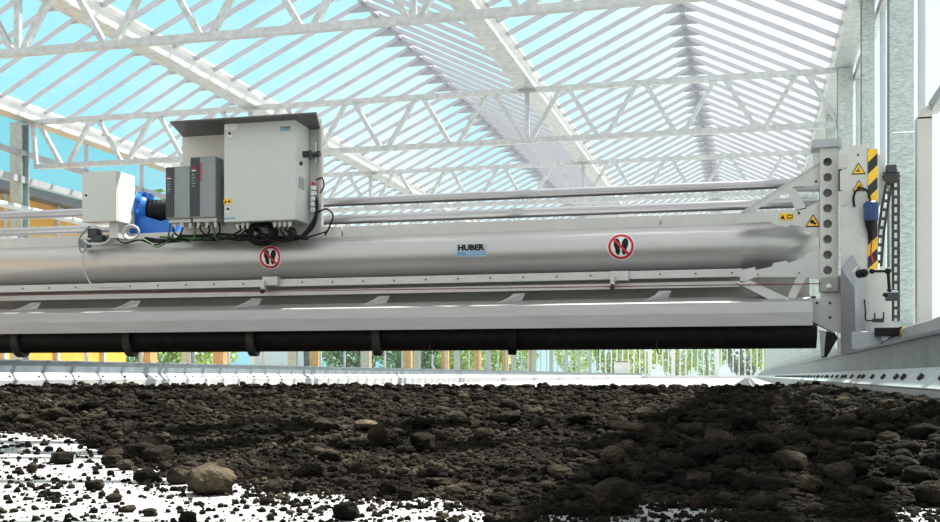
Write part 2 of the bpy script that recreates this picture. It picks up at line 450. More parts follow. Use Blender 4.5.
# bolted angle under the tube
pz = W(440, 275.5, 8.68).z; pz2 = W(440, 283, 8.68).z
ang = part(M(PLATE).box(XL, XatY(742, 8.68), 8.68, 8.69, pz2, pz).box(XL, XatY(742, 8.68), 8.69, 8.86, pz - .01, pz), 'bolted_angle')
bme = M(DARK).cyl((0, -.008, 0), (0, .004, 0), .0075, 8).mesh('bolt')
for i in range(26):
    o = put('bolt', bme, (0, 0, 0)); o.parent = ang; o.location = Vector((XL + .2 + i * .272, 8.68, (pz + pz2) / 2)) - world_loc(ang)
# second rail and recess plate
za, zb = W(440, 287, 8.72).z, W(440, 292.5, 8.72).z
part(M(PLATE).box(XL, XatY(745, 8.72), 8.72, 8.78, zb, za), 'guide_rail')
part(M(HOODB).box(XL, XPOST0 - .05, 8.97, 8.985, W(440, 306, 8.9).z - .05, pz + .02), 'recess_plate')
# red pull cord with hooks
zc = W(440, 285.3, 8.66).z
part(M(DKRED).sweep([(XL, 8.66, zc), (XatY(842, 8.5), 8.49, W(842, 283.5, 8.5).z)], .004, 6), 'pull_cord')
for px in (268, 617):
    x = XatY(px, 8.64); z = W(px, 273 if px > 400 else 278.5, 8.64).z
    m = M(PLATE).box(x - .05, x + .09, 8.63, 8.7, z - .06, z + .015).box(x - .05, x - .015, 8.60, 8.66, z - .115, z - .02)
    h = part(m, 'cord_bracket', bevel=.003)
    M(CHAINM).cyl((x - .032, 8.59, z - .115), (x - .032, 8.62, z - .10), .02, 10).build('eye_bolt', h, smooth=40)
# hood
hp = [(8.66, .607), (8.37, .546), (8.345, .464), (8.343, .368), (8.358, .368), (8.36, .464), (8.382, .535), (8.66, .595)]
x0, x1 = XL, XatY(812, 8.45)
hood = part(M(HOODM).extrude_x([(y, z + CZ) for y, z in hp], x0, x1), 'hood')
for px in (22, 122, 244, 372, 508, 655):
    x = XatY(px, 8.58)
    m = M(PLATE)
    m.hexa([(x - .10, 8.50, .565 + CZ), (x - .02, 8.66, .60 + CZ), (x + .02, 8.69, .665 + CZ), (x + .0, 8.62, .63 + CZ)], [(x - .085, 8.49, .565 + CZ), (x + .09, 8.66, .60 + CZ), (x + .12, 8.69, .665 + CZ), (x + .08, 8.62, .64 + CZ)])
    part(m, 'hood_bracket')
# drum with scoop rings
DY, DZ, DR = 8.78, .335 + CZ, .125
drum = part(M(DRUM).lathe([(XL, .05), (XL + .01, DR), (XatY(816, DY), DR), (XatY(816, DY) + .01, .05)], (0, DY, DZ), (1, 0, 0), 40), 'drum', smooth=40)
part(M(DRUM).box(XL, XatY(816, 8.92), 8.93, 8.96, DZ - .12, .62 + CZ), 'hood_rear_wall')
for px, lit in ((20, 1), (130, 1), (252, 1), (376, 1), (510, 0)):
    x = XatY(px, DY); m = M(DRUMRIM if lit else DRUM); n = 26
    vs = []; fs = []
    for k in range(n):
        a = 2 * PI * k / n; c, s_ = math.cos(a), math.sin(a); off = .10 * math.sin(a * .5)
        for (dx, r) in ((-.035, .165), (.035, .165), (.035, .13), (-.035, .13)): vs.append((x + dx + off - .05, DY + r * c, DZ + r * s_))
    for k in range(n):
        a, b = k * 4, ((k + 1) % n) * 4
        if k == n - 1: continue
        fs += [(a + j, a + (j + 1) % 4, b + (j + 1) % 4, b + j) for j in range(4)]
    fs += [(0, 1, 2, 3), tuple((n - 1) * 4 + j for j in range(4))]
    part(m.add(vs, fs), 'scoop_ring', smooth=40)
# wire hooks under the drum
for px in (430, 657):
    x = XatY(px, 8.6); z = W(px, 349, 8.6).z
    part(M(CHAINM).sweep(smoothpath([(x, 8.6, z + .06), (x, 8.6, z), (x + .01, 8.6, z - .035), (x + .03, 8.6, z - .03), (x + .03, 8.6, z)]), .005, 6), 'wire_hook')

# end posts with round holes
def holed_post(mx):
    y0, y1 = 8.5, 8.66
    zt_, zb_ = W(829, 143, y0).z, W(829, 291, y0).z
    xc = W(827.6, 200, y0).x
    m = M(PLATE); hz = [W(827, 162 + 15.45 * i, y0).z for i in range(8)]; r = .0315
    xa, xb = XPOST0, XPOST1
    edges = [zt_] + [(hz[i] + hz[i + 1]) / 2 for i in range(7)] + [zb_]
    for i, z in enumerate(hz):
        zt2, zb2 = edges[i], edges[i + 1]; n = 24
        ring = [(xc + r * math.cos(2 * PI * k / n), z + r * math.sin(2 * PI * k / n)) for k in range(n)]
        outer = []
        for k in range(n):
            c, s_ = math.cos(2 * PI * k / n), math.sin(2 * PI * k / n)
            hx = (xb - xc) if c > 0 else (xc - xa); hzv = (zt2 - z) if s_ > 0 else (z - zb2)
            t = min(hx / abs(c) if abs(c) > 1e-6 else 9, hzv / abs(s_) if abs(s_) > 1e-6 else 9)
            outer.append([xc + c * t, z + s_ * t])
        for cx, cz_ in ((xa, zb2), (xb, zb2), (xb, zt2), (xa, zt2)):
            j = min(range(n), key=lambda q: (outer[q][0] - cx) ** 2 + (outer[q][1] - cz_) ** 2); outer[j] = [cx, cz_]
        vs = [(x, y0, zz) for x, zz in outer] + [(x, y0, zz) for x, zz in ring] + [(x, y0 + .012, zz) for x, zz in ring]
        fs = []
        for k in range(n):
            k2 = (k + 1) % n
            fs += [(k, k2, n + k2, n + k), (n + k, n + k2, 2 * n + k2, 2 * n + k)]
        m.add(vs, fs)
    m.box(xa, xa + .008, y0 + .0005, y1, zb_, zt_); m.box(xb - .008, xb, y0 + .0005, y1, zb_, zt_); m.box(xa + .008, xb - .008, y1 - .03, y1, zb_, zt_)
    a = W(812, 141, y0); b = W(841, 147, y0)
    cap = M(PLATED).box(a.x, b.x, y0 - .03, y1 + .03, b.z, a.z + .005)
    return m, cap
post, cap = holed_post(0)
post = part(post, 'end_post'); cap.build('cap_plate', post)
def poly(pts, Y): return [(W(px, py, Y).x, W(px, py, Y).z) for px, py in pts]
GY = 8.56
ug = M(PLATE)
for pts in ([(740.3, 212.5), (820.5, 161.5), (820.5, 186.5), (794, 186.5), (787, 191.5), (754, 211)],
            [(787, 191), (795, 187.5), (806.5, 208.5), (796, 211)],
            [(738, 213.5), (754, 210.5), (797, 210), (806, 207.5), (820.5, 201), (820.5, 238), (805, 229.5), (803, 226.5), (790, 225), (788, 227), (773, 224.5), (771, 222), (738, 223)]):
    ug.prism(poly(pts, GY), GY, GY + .016)
ug = part(ug, 'upper_gusset')
for a, b in (((742, 211.5), (820.5, 161.5)), ((794, 188), (820.5, 188))):
    p, q = W(*a, GY), W(*b, GY); M(PLATED if a[0] > 780 else PLATE).bar(p + Vector((0, .06, -.004)), q + Vector((0, .06, -.004)), .14, .008, (0, 0, 1)).build('gusset_flange', ug)  # horizontal flange in darker grey, shade of the recess put into its colour
lg = M(PLATE)
for pts in ([(740, 270), (755, 267), (756, 270), (772, 266.5), (773, 263), (787, 260.5), (788, 263), (805, 257.5), (805.5, 254.5), (820.5, 248), (820.5, 279.5), (806, 277), (756, 277), (740, 283)],
            [(797, 276.8), (806.5, 276.8), (795, 299.5), (787.5, 297)],
            [(736, 281.5), (750, 280.5), (790, 298.5), (820.5, 298.5), (820.5, 291), (841, 291), (842, 333.5), (834, 331.5)]):
    lg.prism(poly(pts, GY - .04), GY - .04, GY - .024)
lg = part(lg, 'lower_gusset')
p, q = W(736, 282, GY - .04), W(834, 332, GY - .04)
M(PLATE).bar(p + Vector((0, .06, 0)), q + Vector((0, .06, 0)), .13, .008, (0, 0, 1)).build('gusset_flange', lg)
for px, py in ((817, 303), (830, 303), (830, 317.5), (758, 274.5), (799, 273)):
    p = W(px, py, GY - .04); M(DARK).cyl(p + Vector((0, -.006, 0)), p + Vector((0, .01, 0)), .011 if px > 810 else .006, 10).build('bolt', lg)
for px, py in ((816, 181.5), (799, 213)):
    p = W(px, py, GY); M(DARK).cyl(p + Vector((0, -.006, 0)), p + Vector((0, .01, 0)), .010, 10).build('bolt', ug)
a, b = W(821.5, 277.5, 8.47), W(838.5, 291.5, 8.47)
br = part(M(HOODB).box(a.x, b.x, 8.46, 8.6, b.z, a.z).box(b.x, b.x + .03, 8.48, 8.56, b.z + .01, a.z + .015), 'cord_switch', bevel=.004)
p = W(829, 286.5, 8.46); M(WHITE).lathe([(0, .02), (.012, .017), (.018, .01)], p, (0, -1, 0), 14).build('roller_eye', br, smooth=40)

# mirrored end frame on the far rail
def mirror(o, name):
    me = o.data.copy(); me.transform(Matrix.Translation(world_loc(o)))
    cx = KR + KL
    for v in me.vertices: v.co.x = cx - v.co.x
    me.flip_normals()
    n = bpy.data.objects.new(name, me); COL.objects.link(n); n.parent = mach; n.location = -world_loc(mach)
for o in (post, ug, lg): mirror(o, o.name.split('.')[0])

# carriage housing on the near rail
HY = 8.36
def pbox(mb, px0, py0, px1, py1, Y, d): 
    a, b = W(px0, py0, Y), W(px1, py1, Y); return mb.box(a.x, b.x, Y, Y + d, b.z, a.z)
hs = M(PLATE)
hs.prism(poly([(841, 152), (846, 146), (867, 144.5), (868, 149), (868, 343), (841, 345), (841, 207), (846.5, 205), (846.5, 192), (840, 190), (840, 171), (846, 168), (846, 155), (841, 154)], HY), HY, HY + .02)
pbox(hs, 868, 271, 893, 338, HY + .05, .02); pbox(hs, 847, 150, 866, 338, HY + .02, .3)
house = part(hs, 'carriage_housing', bevel=.003)
pbox(M(DARK), 838.5, 169, 842, 191, HY + .03, .02).build('recess_shade_block', house)  # dark block painted in for the shade of the recess beside the post
for py0, py1 in ((154, 168), (191, 206)): pbox(M(BEIGE), 839.5, py0, 847, py1, HY - .012, .011).build('lug_plate', house, bevel=.006)
for px, py in ((858, 155), (858, 232.5), (858, 255.5), (868.5, 287)):
    p = W(px, py, HY); M(DARK if py < 160 else STEEL).cyl(p + Vector((0, -.008, 0)), p, .012 if py > 160 else .008, 12).build('bolt', house, smooth=40)
hz = pbox(M(HAZ), 868, 149, 877.5, 269.5, HY - .01, .012)
a = W(868, 269, HY); o = part(hz, 'hazard_strip', origin=(a.x, HY, a.z))
pbox(M(PLATE), 876, 150, 878, 268, HY + .002, .03).build('edge_angle', house)
m = M(PLATE); m.prism(poly([(878.5, 154.5), (884.5, 154.5), (884.5, 199), (879, 206), (878.5, 206)], HY + .1), HY + .1, HY + .12)
part(m, 'side_plate')
# warning triangles
def triangle_sign(px, py, w, Y, parent, glyph):
    p = W(px, py, Y); s = w * dep(p.x, Y) / F; h = s * .87
    t = M(BLACK).prism([(p.x - s / 2, p.z - h / 2), (p.x + s / 2, p.z - h / 2), (p.x, p.z + h / 2)], Y - .004, Y)
    t.use(YELLOW).prism([(p.x - s * .4, p.z - h * .42), (p.x + s * .4, p.z - h * .42), (p.x, p.z + h * .36)], Y - .006, Y - .004)
    t.use(BLACK); zc_ = p.z - h * .13; q = s
    if glyph == 'gear':
        t.lathe([(0, s * .13), (.002, s * .13)], (p.x - s * .06, Y - .006, zc_ + s * .03), (0, -1, 0), 10)
        t.lathe([(0, s * .09), (.002, s * .09)], (p.x + s * .1, Y - .006, zc_ - s * .09), (0, -1, 0), 10)
    elif glyph == 'hand':
        t.prism([(p.x - s * .18, zc_ - s * .12), (p.x + s * .16, zc_ - s * .12), (p.x + s * .16, zc_ - s * .06), (p.x - s * .18, zc_ - s * .02)], Y - .008, Y - .006)
        t.prism([(p.x - s * .04, zc_ + s * .0), (p.x + s * .04, zc_ + s * .0), (p.x + s * .02, zc_ + s * .18), (p.x - s * .02, zc_ + s * .18)], Y - .008, Y - .006)
    else:
        t.prism([(p.x - s * .2, zc_ - s * .1), (p.x - s * .05, zc_ - s * .13), (p.x + s * .2, zc_ - s * .08), (p.x + s * .18, zc_), (p.x - s * .1, zc_ + s * .04)], Y - .008, Y - .006)
        t.lathe([(0, s * .06), (.002, s * .06)], (p.x + s * .06, Y - .006, zc_ + s * .1), (0, -1, 0), 8)
    o = t.build('warning_triangle', parent); o['label'] = 'yellow warning triangle with black border'
triangle_sign(858.5, 168.5, 13.5, HY - .001, house, 'hand')
triangle_sign(859, 185.5, 13, HY - .001, house, 'other')
triangle_sign(813, 220.5, 15, GY - .001, ug, 'gear')
p = W(786.5, 216.8, GY); m = M(YELLOW).box(p.x - .052, p.x + .052, GY - .004, GY, p.z - .026, p.z + .026)
m.use(BLACK).prism([(p.x - .044, p.z - .016), (p.x - .010, p.z - .016), (p.x - .027, p.z + .016)], GY - .006, GY - .004)
m.box(p.x + .004, p.x + .044, GY - .006, GY - .004, p.z - .014, p.z + .014)
m.use(YELLOW).box(p.x + .010, p.x + .038, GY - .008, GY - .006, p.z - .006, p.z + .006)
m.build('warning_label', ug)['label'] = 'small yellow warning label'
# chain drive
cy = HY + .04
wheel = M(CHAINM)
p = W(891.5, 176, cy)
wheel.lathe([(0, .03), (0, .05), (.03, .05), (.03, .03)], p, (0, 1, 0), 20)
for k in range(14):
    a = 2 * PI * k / 14; c = p + Vector((.053 * math.cos(a), .015, .053 * math.sin(a))); wheel.box(c.x - .008, c.x + .008, c.y - .012, c.y + .012, c.z - .008, c.z + .008)
part(wheel, 'sprocket', smooth=40)
def pbx(mb, px0, py0, px1, py1, Y, d): return pbox(mb, px0, py0, px1, py1, Y, d)
part(pbox(M(DARK), 886.5, 164, 897, 172, cy - .02, .08), 'sprocket_guard', bevel=.01)
ch = M(CHAINM)
def strand(pts, wpx):
    pts = [W(a, b, cy + .02) for a, b in pts]
    dense = []
    for a, b in zip(pts, pts[1:]):
        n = max(1, int((b - a).length / .03)); dense += [a + (b - a) * (k / n) for k in range(n)]
    for i, q in enumerate(dense[:-1]):
        d = (dense[i + 1] - q); nrm = Vector((d.z, 0, -d.x)).normalized()
        if nrm.x < 0: nrm = -nrm
        w = wpx
        for s_ in (-1, 1):
            c0 = q + nrm * s_ * w; ch.bar(c0, c0 + d * 1.12, .017, .02, (0, 1, 0))
        if i % 2 == 0: ch.cyl(q - nrm * w, q + nrm * w, .013, 6)
strand([(889, 184), (885, 205), (881, 232), (878, 270)], .019); strand([(895.7, 180), (895.7, 325)], .019)
part(ch, 'drive_chain')
# blue pull switch and cable on the housing
bl = M(NAVY); p = W(871, 211, HY - .06); 
bl.lathe([(-.075, .03), (-.07, .05), (.05, .052), (.065, .04), (.07, .02)], p, (0, 0, 1), 20)
bl = part(bl, 'hoist_plug', smooth=40); bl['label'] = 'dark blue plug with tapering black cable sleeve'
m = M(BLACK).sweep([W(871, 219, HY - .06), W(871, 226, HY - .06), W(871.5, 234, HY - .05), W(872, 240, HY - .04)], [.048, .038, .022, .012], 14); m.build('cable_sleeve', bl, smooth=50)
M(BLACK).sweep(smoothpath([W(854.5, 207, HY - .02), W(853.5, 198, HY - .03), W(856, 191, HY - .05), W(862, 188.5, HY - .06), W(868, 192, HY - .06), W(870.5, 203, HY - .06)]), .008, 8).build('cable', bl, smooth=60)
M(RED).sweep(smoothpath([W(872, 238, HY - .04), W(871, 252, HY - .03), W(873, 262, HY - .03)]), .006, 6).build('cable', bl, smooth=60)
# folded deflector plate in front of the carriage
df = M(PLATED)
lt, rt, rg = W(841, 268, 8.33), W(864.5, 275, 8.33), W(854.5, 288, 8.10); ap = W(852.5, 255, 8.34)
lb, rb_, gb = W(841, 356, 8.33), W(866, 343, 8.33), W(856, 351, 8.10)
df.add([lt, rt, rg, ap, lb, rb_, gb, (lt.x, 8.34, lt.z), (rt.x, 8.34, rt.z), (lb.x, 8.34, lb.z), (rb_.x, 8.34, rb_.z)], [(0, 3, 2), (3, 1, 2), (0, 2, 6, 4), (2, 1, 5, 6), (4, 6, 5, 10, 9), (0, 4, 9, 7), (1, 8, 10, 5), (7, 9, 10, 8), (0, 7, 3), (7, 8, 3), (8, 1, 3)])
part(df, 'deflector_plate')
# rubber end seal and wheel box
sl = M(BLACK).prism(poly([(826, 331), (835, 333), (838, 338), (827, 357), (822, 358)], 8.42), 8.42, 8.46); sl = part(sl, 'rubber_seal')
sl2 = M(PLATED).prism(poly([(819, 330), (826, 331), (824, 356), (821, 357)], 8.41), 8.41, 8.419); part(sl2, 'seal_clamp')
wb = M(PLATED).box(KR + .10, KR + .30, 8.1, 9.3, CZ + .185, CZ + .31); part(wb, 'wheel_box', bevel=.005)
for y in (8.25, 9.15): part(M(CHAINM).cyl((KR + .13, y, CZ + .232), (KR + .25, y, CZ + .232), .06, 24), 'wheel', smooth=40)
wb = M(PLATED).box(KL - .30, KL - .10, 8.1, 9.3, CZ + .175, CZ + .30); part(wb, 'wheel_box', bevel=.005)
# sensor box and small connector at the carriage foot
sb = pbox(M(BLACK), 876, 327.5, 900, 336, 8.0, .12); sb = part(sb, 'sensor_box', bevel=.004)
o = pbox(M(HAZ), 900, 326.5, 909.5, 335, 8.02, .1); a = W(900, 330, 8.0); o.build('hazard_cover', sb, origin=(a.x, 8.0, a.z))
m = M(CHAINM)
pbox(m, 873, 318.5, 884, 322, 8.2, .06); pbox(m, 874, 313, 875.5, 319, 8.2, .02); pbox(m, 883, 312, 884.5, 319, 8.2, .02)
cn = part(m, 'cable_connector')
M(BLACK).sweep(smoothpath([W(873, 320.5, 8.2), W(866, 320, 8.2), W(865.5, 312, 8.22), W(864.5, 300, 8.3)]), .006, 6).build('cable', cn, smooth=60)
part(M(BLACK).sweep(smoothpath([W(894, 336, 8.0), W(884, 341, 7.95), W(880, 346, 7.95), W(878, 350, 8.0)]), .006, 6), 'cable', smooth=60)

# prohibition signs and maker's plate wrapped on the tube
def wrap(px, py, layers, name, label):
    x0 = XatY(px, YT - RT); z = W(px, py, YT - RT).z; ph0 = math.asin(max(-1, min(1, (z - ZTUBE) / RT)))
    mb = MB()
    for m, off, vs, fs in layers:
        mb.use(m); out = []
        for u, v in vs:
            a = ph0 + v / RT; out.append((x0 + u, YT - (RT + off) * math.cos(a), ZTUBE + (RT + off) * math.sin(a)))
        mb.add(out, fs)
    o = mb.build(name, tube); o['label'] = label
def disc(r, r0=0., n=36, rings=4):
    vs = []; fs = []
    for i in range(rings + 1):
        q = r0 + (r - r0) * i / rings
        vs += [(q * math.cos(2 * PI * k / n), q * math.sin(2 * PI * k / n)) for k in range(n)]
    for i in range(rings): fs += [(i * n + k, i * n + (k + 1) % n, (i + 1) * n + (k + 1) % n, (i + 1) * n + k) for k in range(n)]
    return vs, fs
def gridrect(x0, x1, z0, z1, nx=2, nz=8, rot=0.):
    vs = [(x0 + (x1 - x0) * i / nx, z0 + (z1 - z0) * j / nz) for j in range(nz + 1) for i in range(nx + 1)]
    if rot: vs = [(x * math.cos(rot) - y * math.sin(rot), x * math.sin(rot) + y * math.cos(rot)) for x, y in vs]
    return vs, [(j * (nx + 1) + i, j * (nx + 1) + i + 1, (j + 1) * (nx + 1) + i + 1, (j + 1) * (nx + 1) + i) for j in range(nz) for i in range(nx)]
def sole(cx, rot, s):
    pts = []
    n = 28
    for k in range(n):
        a = 2 * PI * k / n; y = math.sin(a); w = .38 + .11 * max(0, y) - .10 * math.exp(-((y + .25) / .25) ** 2) - .04 * max(0, -y)
        pts.append((math.cos(a) * w, y))
    q = [(cx + s * (x * math.cos(rot) - y * math.sin(rot)), s * (x * math.sin(rot) + y * math.cos(rot))) for x, y in pts]
    h = n // 2; order = q
    # strips between mirrored points so the sole bends with the tube
    vs = order; fs = []
    ks = [(7 - i) % n for i in range(0, 15)]; ms = [(7 + i) % n for i in range(0, 15)]
    for i in range(14):
        f = [ks[i], ms[i], ms[i + 1], ks[i + 1]]; f = list(dict.fromkeys(f)); fs.append(tuple(f)) if len(f) > 2 else None
    return vs, fs
def prohibition(px, py, rpx, label):
    R = rpx * dep(XatY(px, YT - RT), YT - RT) / F
    wrap(px, py, [(WHITE, .002, *disc(R)), (RED, .0035, *disc(R * .93, R * .74, rings=1)), (BLACK, .0045, *sole(-R * .27, .12, R * .60)), (BLACK, .0045, *sole(R * .27, -.12, R * .60)),
                  (RED, .006, *gridrect(-R * .82, R * .82, -R * .085, R * .085, 12, 1, -PI / 4))], 'prohibition_sign', label)
prohibition(270, 257.2, 12.2, 'round red and white no stepping sign with shoe soles')
prohibition(621, 246.5, 13.8, 'round red and white no stepping sign with shoe soles')
s = 1 / F * dep(XatY(471, YT - RT), YT - RT)
wv = 31.5 * s; hv = 13.5 * s
tx, tf = text2d('HUBER', wv * .88, hv * .46, .055)
tx2, tf2 = text2d('TECHNOLOGY', wv * .60, hv * .14, .0)
wrap(471.3, 250.2, [(PALEBLUE, .002, *gridrect(-wv / 2, wv / 2, -hv / 2, hv / 2, 2, 10)), (LBLUE, .003, *gridrect(-wv * .46, wv * .46, -hv * .36, -hv * .10, 2, 4)),
                (BLACK, .0045, [(x, y + hv * .2) for x, y in tx], tf), (WHITE, .005, [(x + wv * .12, y - hv * .23) for x, y in tx2], tf2)], 'maker_plate', 'pale blue nameplate with black lettering')

# ------------------------------------------------------------------ equipment on the bridge
CY = 8.5
xr_c = XatY(295.5, CY)
BPY = YatX(309.5, xr_c) + .01
# back panel with canopy
cpn = thing('equipment_panel', 'beige sheet metal back panel with a dark canopy, behind the control cabinet', 'equipment panel', (W(250, 235, BPY).x, BPY, zt + .05))
bp = pbox(M(BACKP), 182, 127, 321, 232, BPY, .02); pbox(bp, 318.5, 127, 321.5, 232, BPY - .03, .05); bp.build('back_sheet', cpn, bevel=.003)
ck0, ck1 = XatY(182, BPY), XatY(319, BPY)
a, b = W(170, 121.5, CY - .15), W(316.5, 112, CY - .15); z1 = W(316.5, 112, CY - .15).z
M(DGREY).hexa([(a.x, CY - .15, z1 - .012), (b.x, CY - .15, z1 - .012), (ck1, BPY + .03, z1 - .03), (ck0, BPY + .03, z1 - .03)], [(a.x, CY - .15, z1), (b.x, CY - .15, z1), (ck1, BPY + .03, z1 - .018), (ck0, BPY + .03, z1 - .018)]).build('canopy', cpn)
for px in (196, 300):
    x = XatY(px, BPY); M(PLATE).box(x - .04, x + .04, BPY + .02, BPY + .05, zt - .0, W(250, 160, BPY).z).build('support', cpn)
def cabinet(name, label, px0, py0, px1, py1, pxs, Y, dark=None):
    a, b = W(px0, py0, Y), W(px1, py1, Y)
    yb = YatX(pxs, b.x)
    t = thing(name, label, 'electrical cabinet', ((a.x + b.x) / 2, Y, b.z))
    M(CAB).box(a.x, b.x, Y + .03, yb, b.z, a.z).build('body', t, bevel=.006)
    d = M(CAB).box(a.x - .001, b.x + .001, Y, Y + .026, b.z - .001, a.z + .001).build('door', t, bevel=.006)
    return t, d, a, b, yb
def lock(d, px, py, Y):
    p = W(px, py, Y); k = M(DARK).lathe([(0, .013), (.008, .013), (.010, .006)], p, (0, -1, 0), 12); k.use(WHITE).box(p.x - .018, p.x + .018, Y - .002, Y, p.z - .03, p.z + .02); k.build('lock', d)
cc, d, a, b, yb = cabinet('control_cabinet', 'large pale grey control cabinet under the dark canopy, with nameplate and two locks', 224, 121, 295.5, 219.5, 309.5, CY)
lock(d, 229.8, 133.5, CY); lock(d, 228.2, 209, CY)
p = W(231, 126.5, CY); m = M(WHITE).box(p.x - .052, p.x + .052, CY - .003, CY, p.z - .028, p.z + .028)
tv, tf_ = text2d('=A01 +S1', .07, .014); m.use(DRIVE).add([(p.x + x, CY - .004, p.z + z) for x, z in tv], [f[::-1] for f in tf_]); m.build('name_label', d)['label'] = 'small white label with grey characters'
p = W(285.5, 128.7, CY); w_, h_ = .098, .042
m = M(PALEBLUE).box(p.x - w_ / 2, p.x + w_ / 2, CY - .003, CY, p.z - h_ / 2, p.z + h_ / 2)
tv, tf_ = text2d('HUBER', w_ * .9, h_ * .42, .03); m.use(BLACK).add([(p.x + x, CY - .0045, p.z + z + h_ * .2) for x, z in tv], [f[::-1] for f in tf_])
m.use(LBLUE).box(p.x - w_ * .44, p.x + w_ * .44, CY - .004, CY - .003, p.z - h_ * .4, p.z - h_ * .12); m.build('maker_plate', d)['label'] = 'small blue nameplate with black lettering'
p = W(227.5, 201.5, CY); m = M(YELLOW).box(p.x - .036, p.x + .036, CY - .003, CY, p.z - .022, p.z + .022)
m.use(BLACK).prism([(p.x - .028, p.z - .012), (p.x - .006, p.z - .012), (p.x - .017, p.z + .012)], CY - .0045, CY - .003).box(p.x + .004, p.x + .028, CY - .0045, CY - .003, p.z - .008, p.z + .006); m.build('warning_label', d)['label'] = 'yellow warning label'
p = W(229, 219, CY); M(LBLUE).box(p.x - .045, p.x + .055, CY - .003, CY, p.z - .0, p.z + .012).build('blue_label', d)['label'] = 'blue strip label at the door foot'
# right side fittings: main switch, lamp, plate
xs = b.x
def side_pt(px, py): Y = YatX(px, xs); return Vector((xs, Y, CZ + (HOR - py) * dep(xs, Y) / F))
p = side_pt(303.5, 154.5)
m = M(DARK).cyl(p, p + Vector((.05, 0, 0)), .028, 14).box(p.x + .05, p.x + .075, p.y - .012, p.y + .012, p.z - .045, p.z + .03).cyl(p + Vector((.05, 0, 0)), p + Vector((.14, .0, 0)), .014, 10).cyl(p + Vector((.12, 0, 0)), p + Vector((.15, 0, 0)), .024, 10); m.build('main_switch', cc, smooth=40)['label'] = 'black switch lever'
p = side_pt(300.2, 163.5); M(DARK).cyl(p, p + Vector((.018, 0, 0)), .017, 14).build('push_button', cc, smooth=40)
p = side_pt(301.5, 182.5); M(PLATED).box(p.x, p.x + .006, p.y - .06, p.y + .05, p.z - .055, p.z + .04).build('rating_plate', cc)
gl = M(WHITE).cyl((0, 0, -.045), (0, 0, 0), .014, 10).cyl((0, 0, -.02), (0, 0, -.008), .019, 6).mesh('cable_gland')
for i, px in enumerate((238, 243, 248, 275, 280, 285, 290)):
    x = XatY(px, CY + .1); put('cable_gland', gl, Vector((x, CY + .1, b.z)) - world_loc(cc), parent=cc)
zcab = b.z
# sensor rod and glands on the back panel
p = W(316, 152, BPY - .02); m = M(WHITE).cyl(p + Vector((0, 0, -.09)), p + Vector((0, 0, .08)), .008, 8); m.use(CHAINM).box(p.x - .03, p.x + .01, p.y - .02, p.y + .02, p.z - .045, p.z - .02); m.build('sensor_rod', cpn)
m = M(WHITE)
for k in range(5):
    q = W(314.5, 188 + 5.5 * k, BPY - .03); m.box(q.x - .022, q.x + .018, q.y - .03, q.y + .03, q.z - .018, q.z + .018)
m.use(RED); q = W(314.5, 187, BPY - .03); m.cyl(q + Vector((0, -.02, .012)), q + Vector((0, -.02, .035)), .016, 10); m.build('terminal_strip', cpn)

# frequency drives
def drive(label, px0, py0, px1, py1, pxs, Y, pan, redlab):
    a, b = W(px0, py0, Y), W(px1, py1, Y); yb = YatX(pxs, b.x) if pxs else BPY
    yb = min(yb, BPY - .005)
    t = thing('frequency_drive', label, 'frequency drive', ((a.x + b.x) / 2, Y, b.z), 'frequency drives on the back panel')
    M(DRIVE).box(a.x, b.x, Y, yb, b.z, a.z).build('body', t, bevel=.006)
    q0, q1 = W(pan[0], pan[1], Y), W(pan[2], pan[3], Y)
    m = M(DARK).box(q0.x, q1.x, Y - .008, Y, q1.z, q0.z)
    m.use(DRIVE); h = q0.z - q1.z
    for k in range(5): m.box(q0.x + .012, q0.x + .012 + .035 * (1 if k % 2 else .7), Y - .0095, Y - .008, q0.z - h * (.30 + .05 * k), q0.z - h * (.28 + .05 * k))
    m.use(RED).box(q0.x + .012, q0.x + .04, Y - .0095, Y - .008, q0.z - h * .19, q0.z - h * .165)
    m.use(WHITE).box(q0.x + .012, q0.x + .05, Y - .0095, Y - .008, q0.z - h * .23, q0.z - h * .21)
    m.build('front_panel', t)
    if redlab:
        c0, c1 = W(200, 163, Y), W(201.8, 182, Y)
        m = M(RED)
        for k in range(7):
            zz = c0.z + (c1.z - c0.z) * k / 7; m.box(c0.x, c1.x, Y - .003, Y, zz - .018, zz)
        m.build('red_label', t)
    M(PLATE).box(a.x + .01, b.x - .005, Y + .03, yb, b.z - .03, b.z).build('gland_plate', t)
    n = 3
    for k in range(n):
        put('cable_gland', gl, Vector((a.x + (b.x - a.x) * (k + .5) / n, Y + .08, b.z - .03)) - world_loc(t), parent=t)
    return t, b.z
DYv = CY + .04
dt, zd = drive('shorter grey frequency drive with dark front panel, beside the blue motor', 166, 167, 189.8, 218, None, DYv, (166.3, 168, 174, 217), False)
dt2, zd = drive('taller grey frequency drive with red edged label, next to the control cabinet', 190.2, 157.3, 215.5, 217, 223.5, DYv, (191, 158, 199.5, 216), True)

# junction box
JY = 8.55
jb, d, a, b, yb = cabinet('junction_box', 'small pale grey cabinet at the end of the equipment, before the blue motor', 82, 172, 116, 221, 135, JY)
p = W(86.5, 195.5, JY); k = M(DARK).lathe([(0, .012), (.01, .012)], p, (0, -1, 0), 12); k.use(WHITE).box(p.x - .014, p.x + .014, JY - .002, JY, p.z - .024, p.z + .02); k.build('lock', d)
m = M(PLATE).box(a.x + .22, b.x - .03, JY + .08, yb - .05, zt, b.z); m.build('stand', jb)
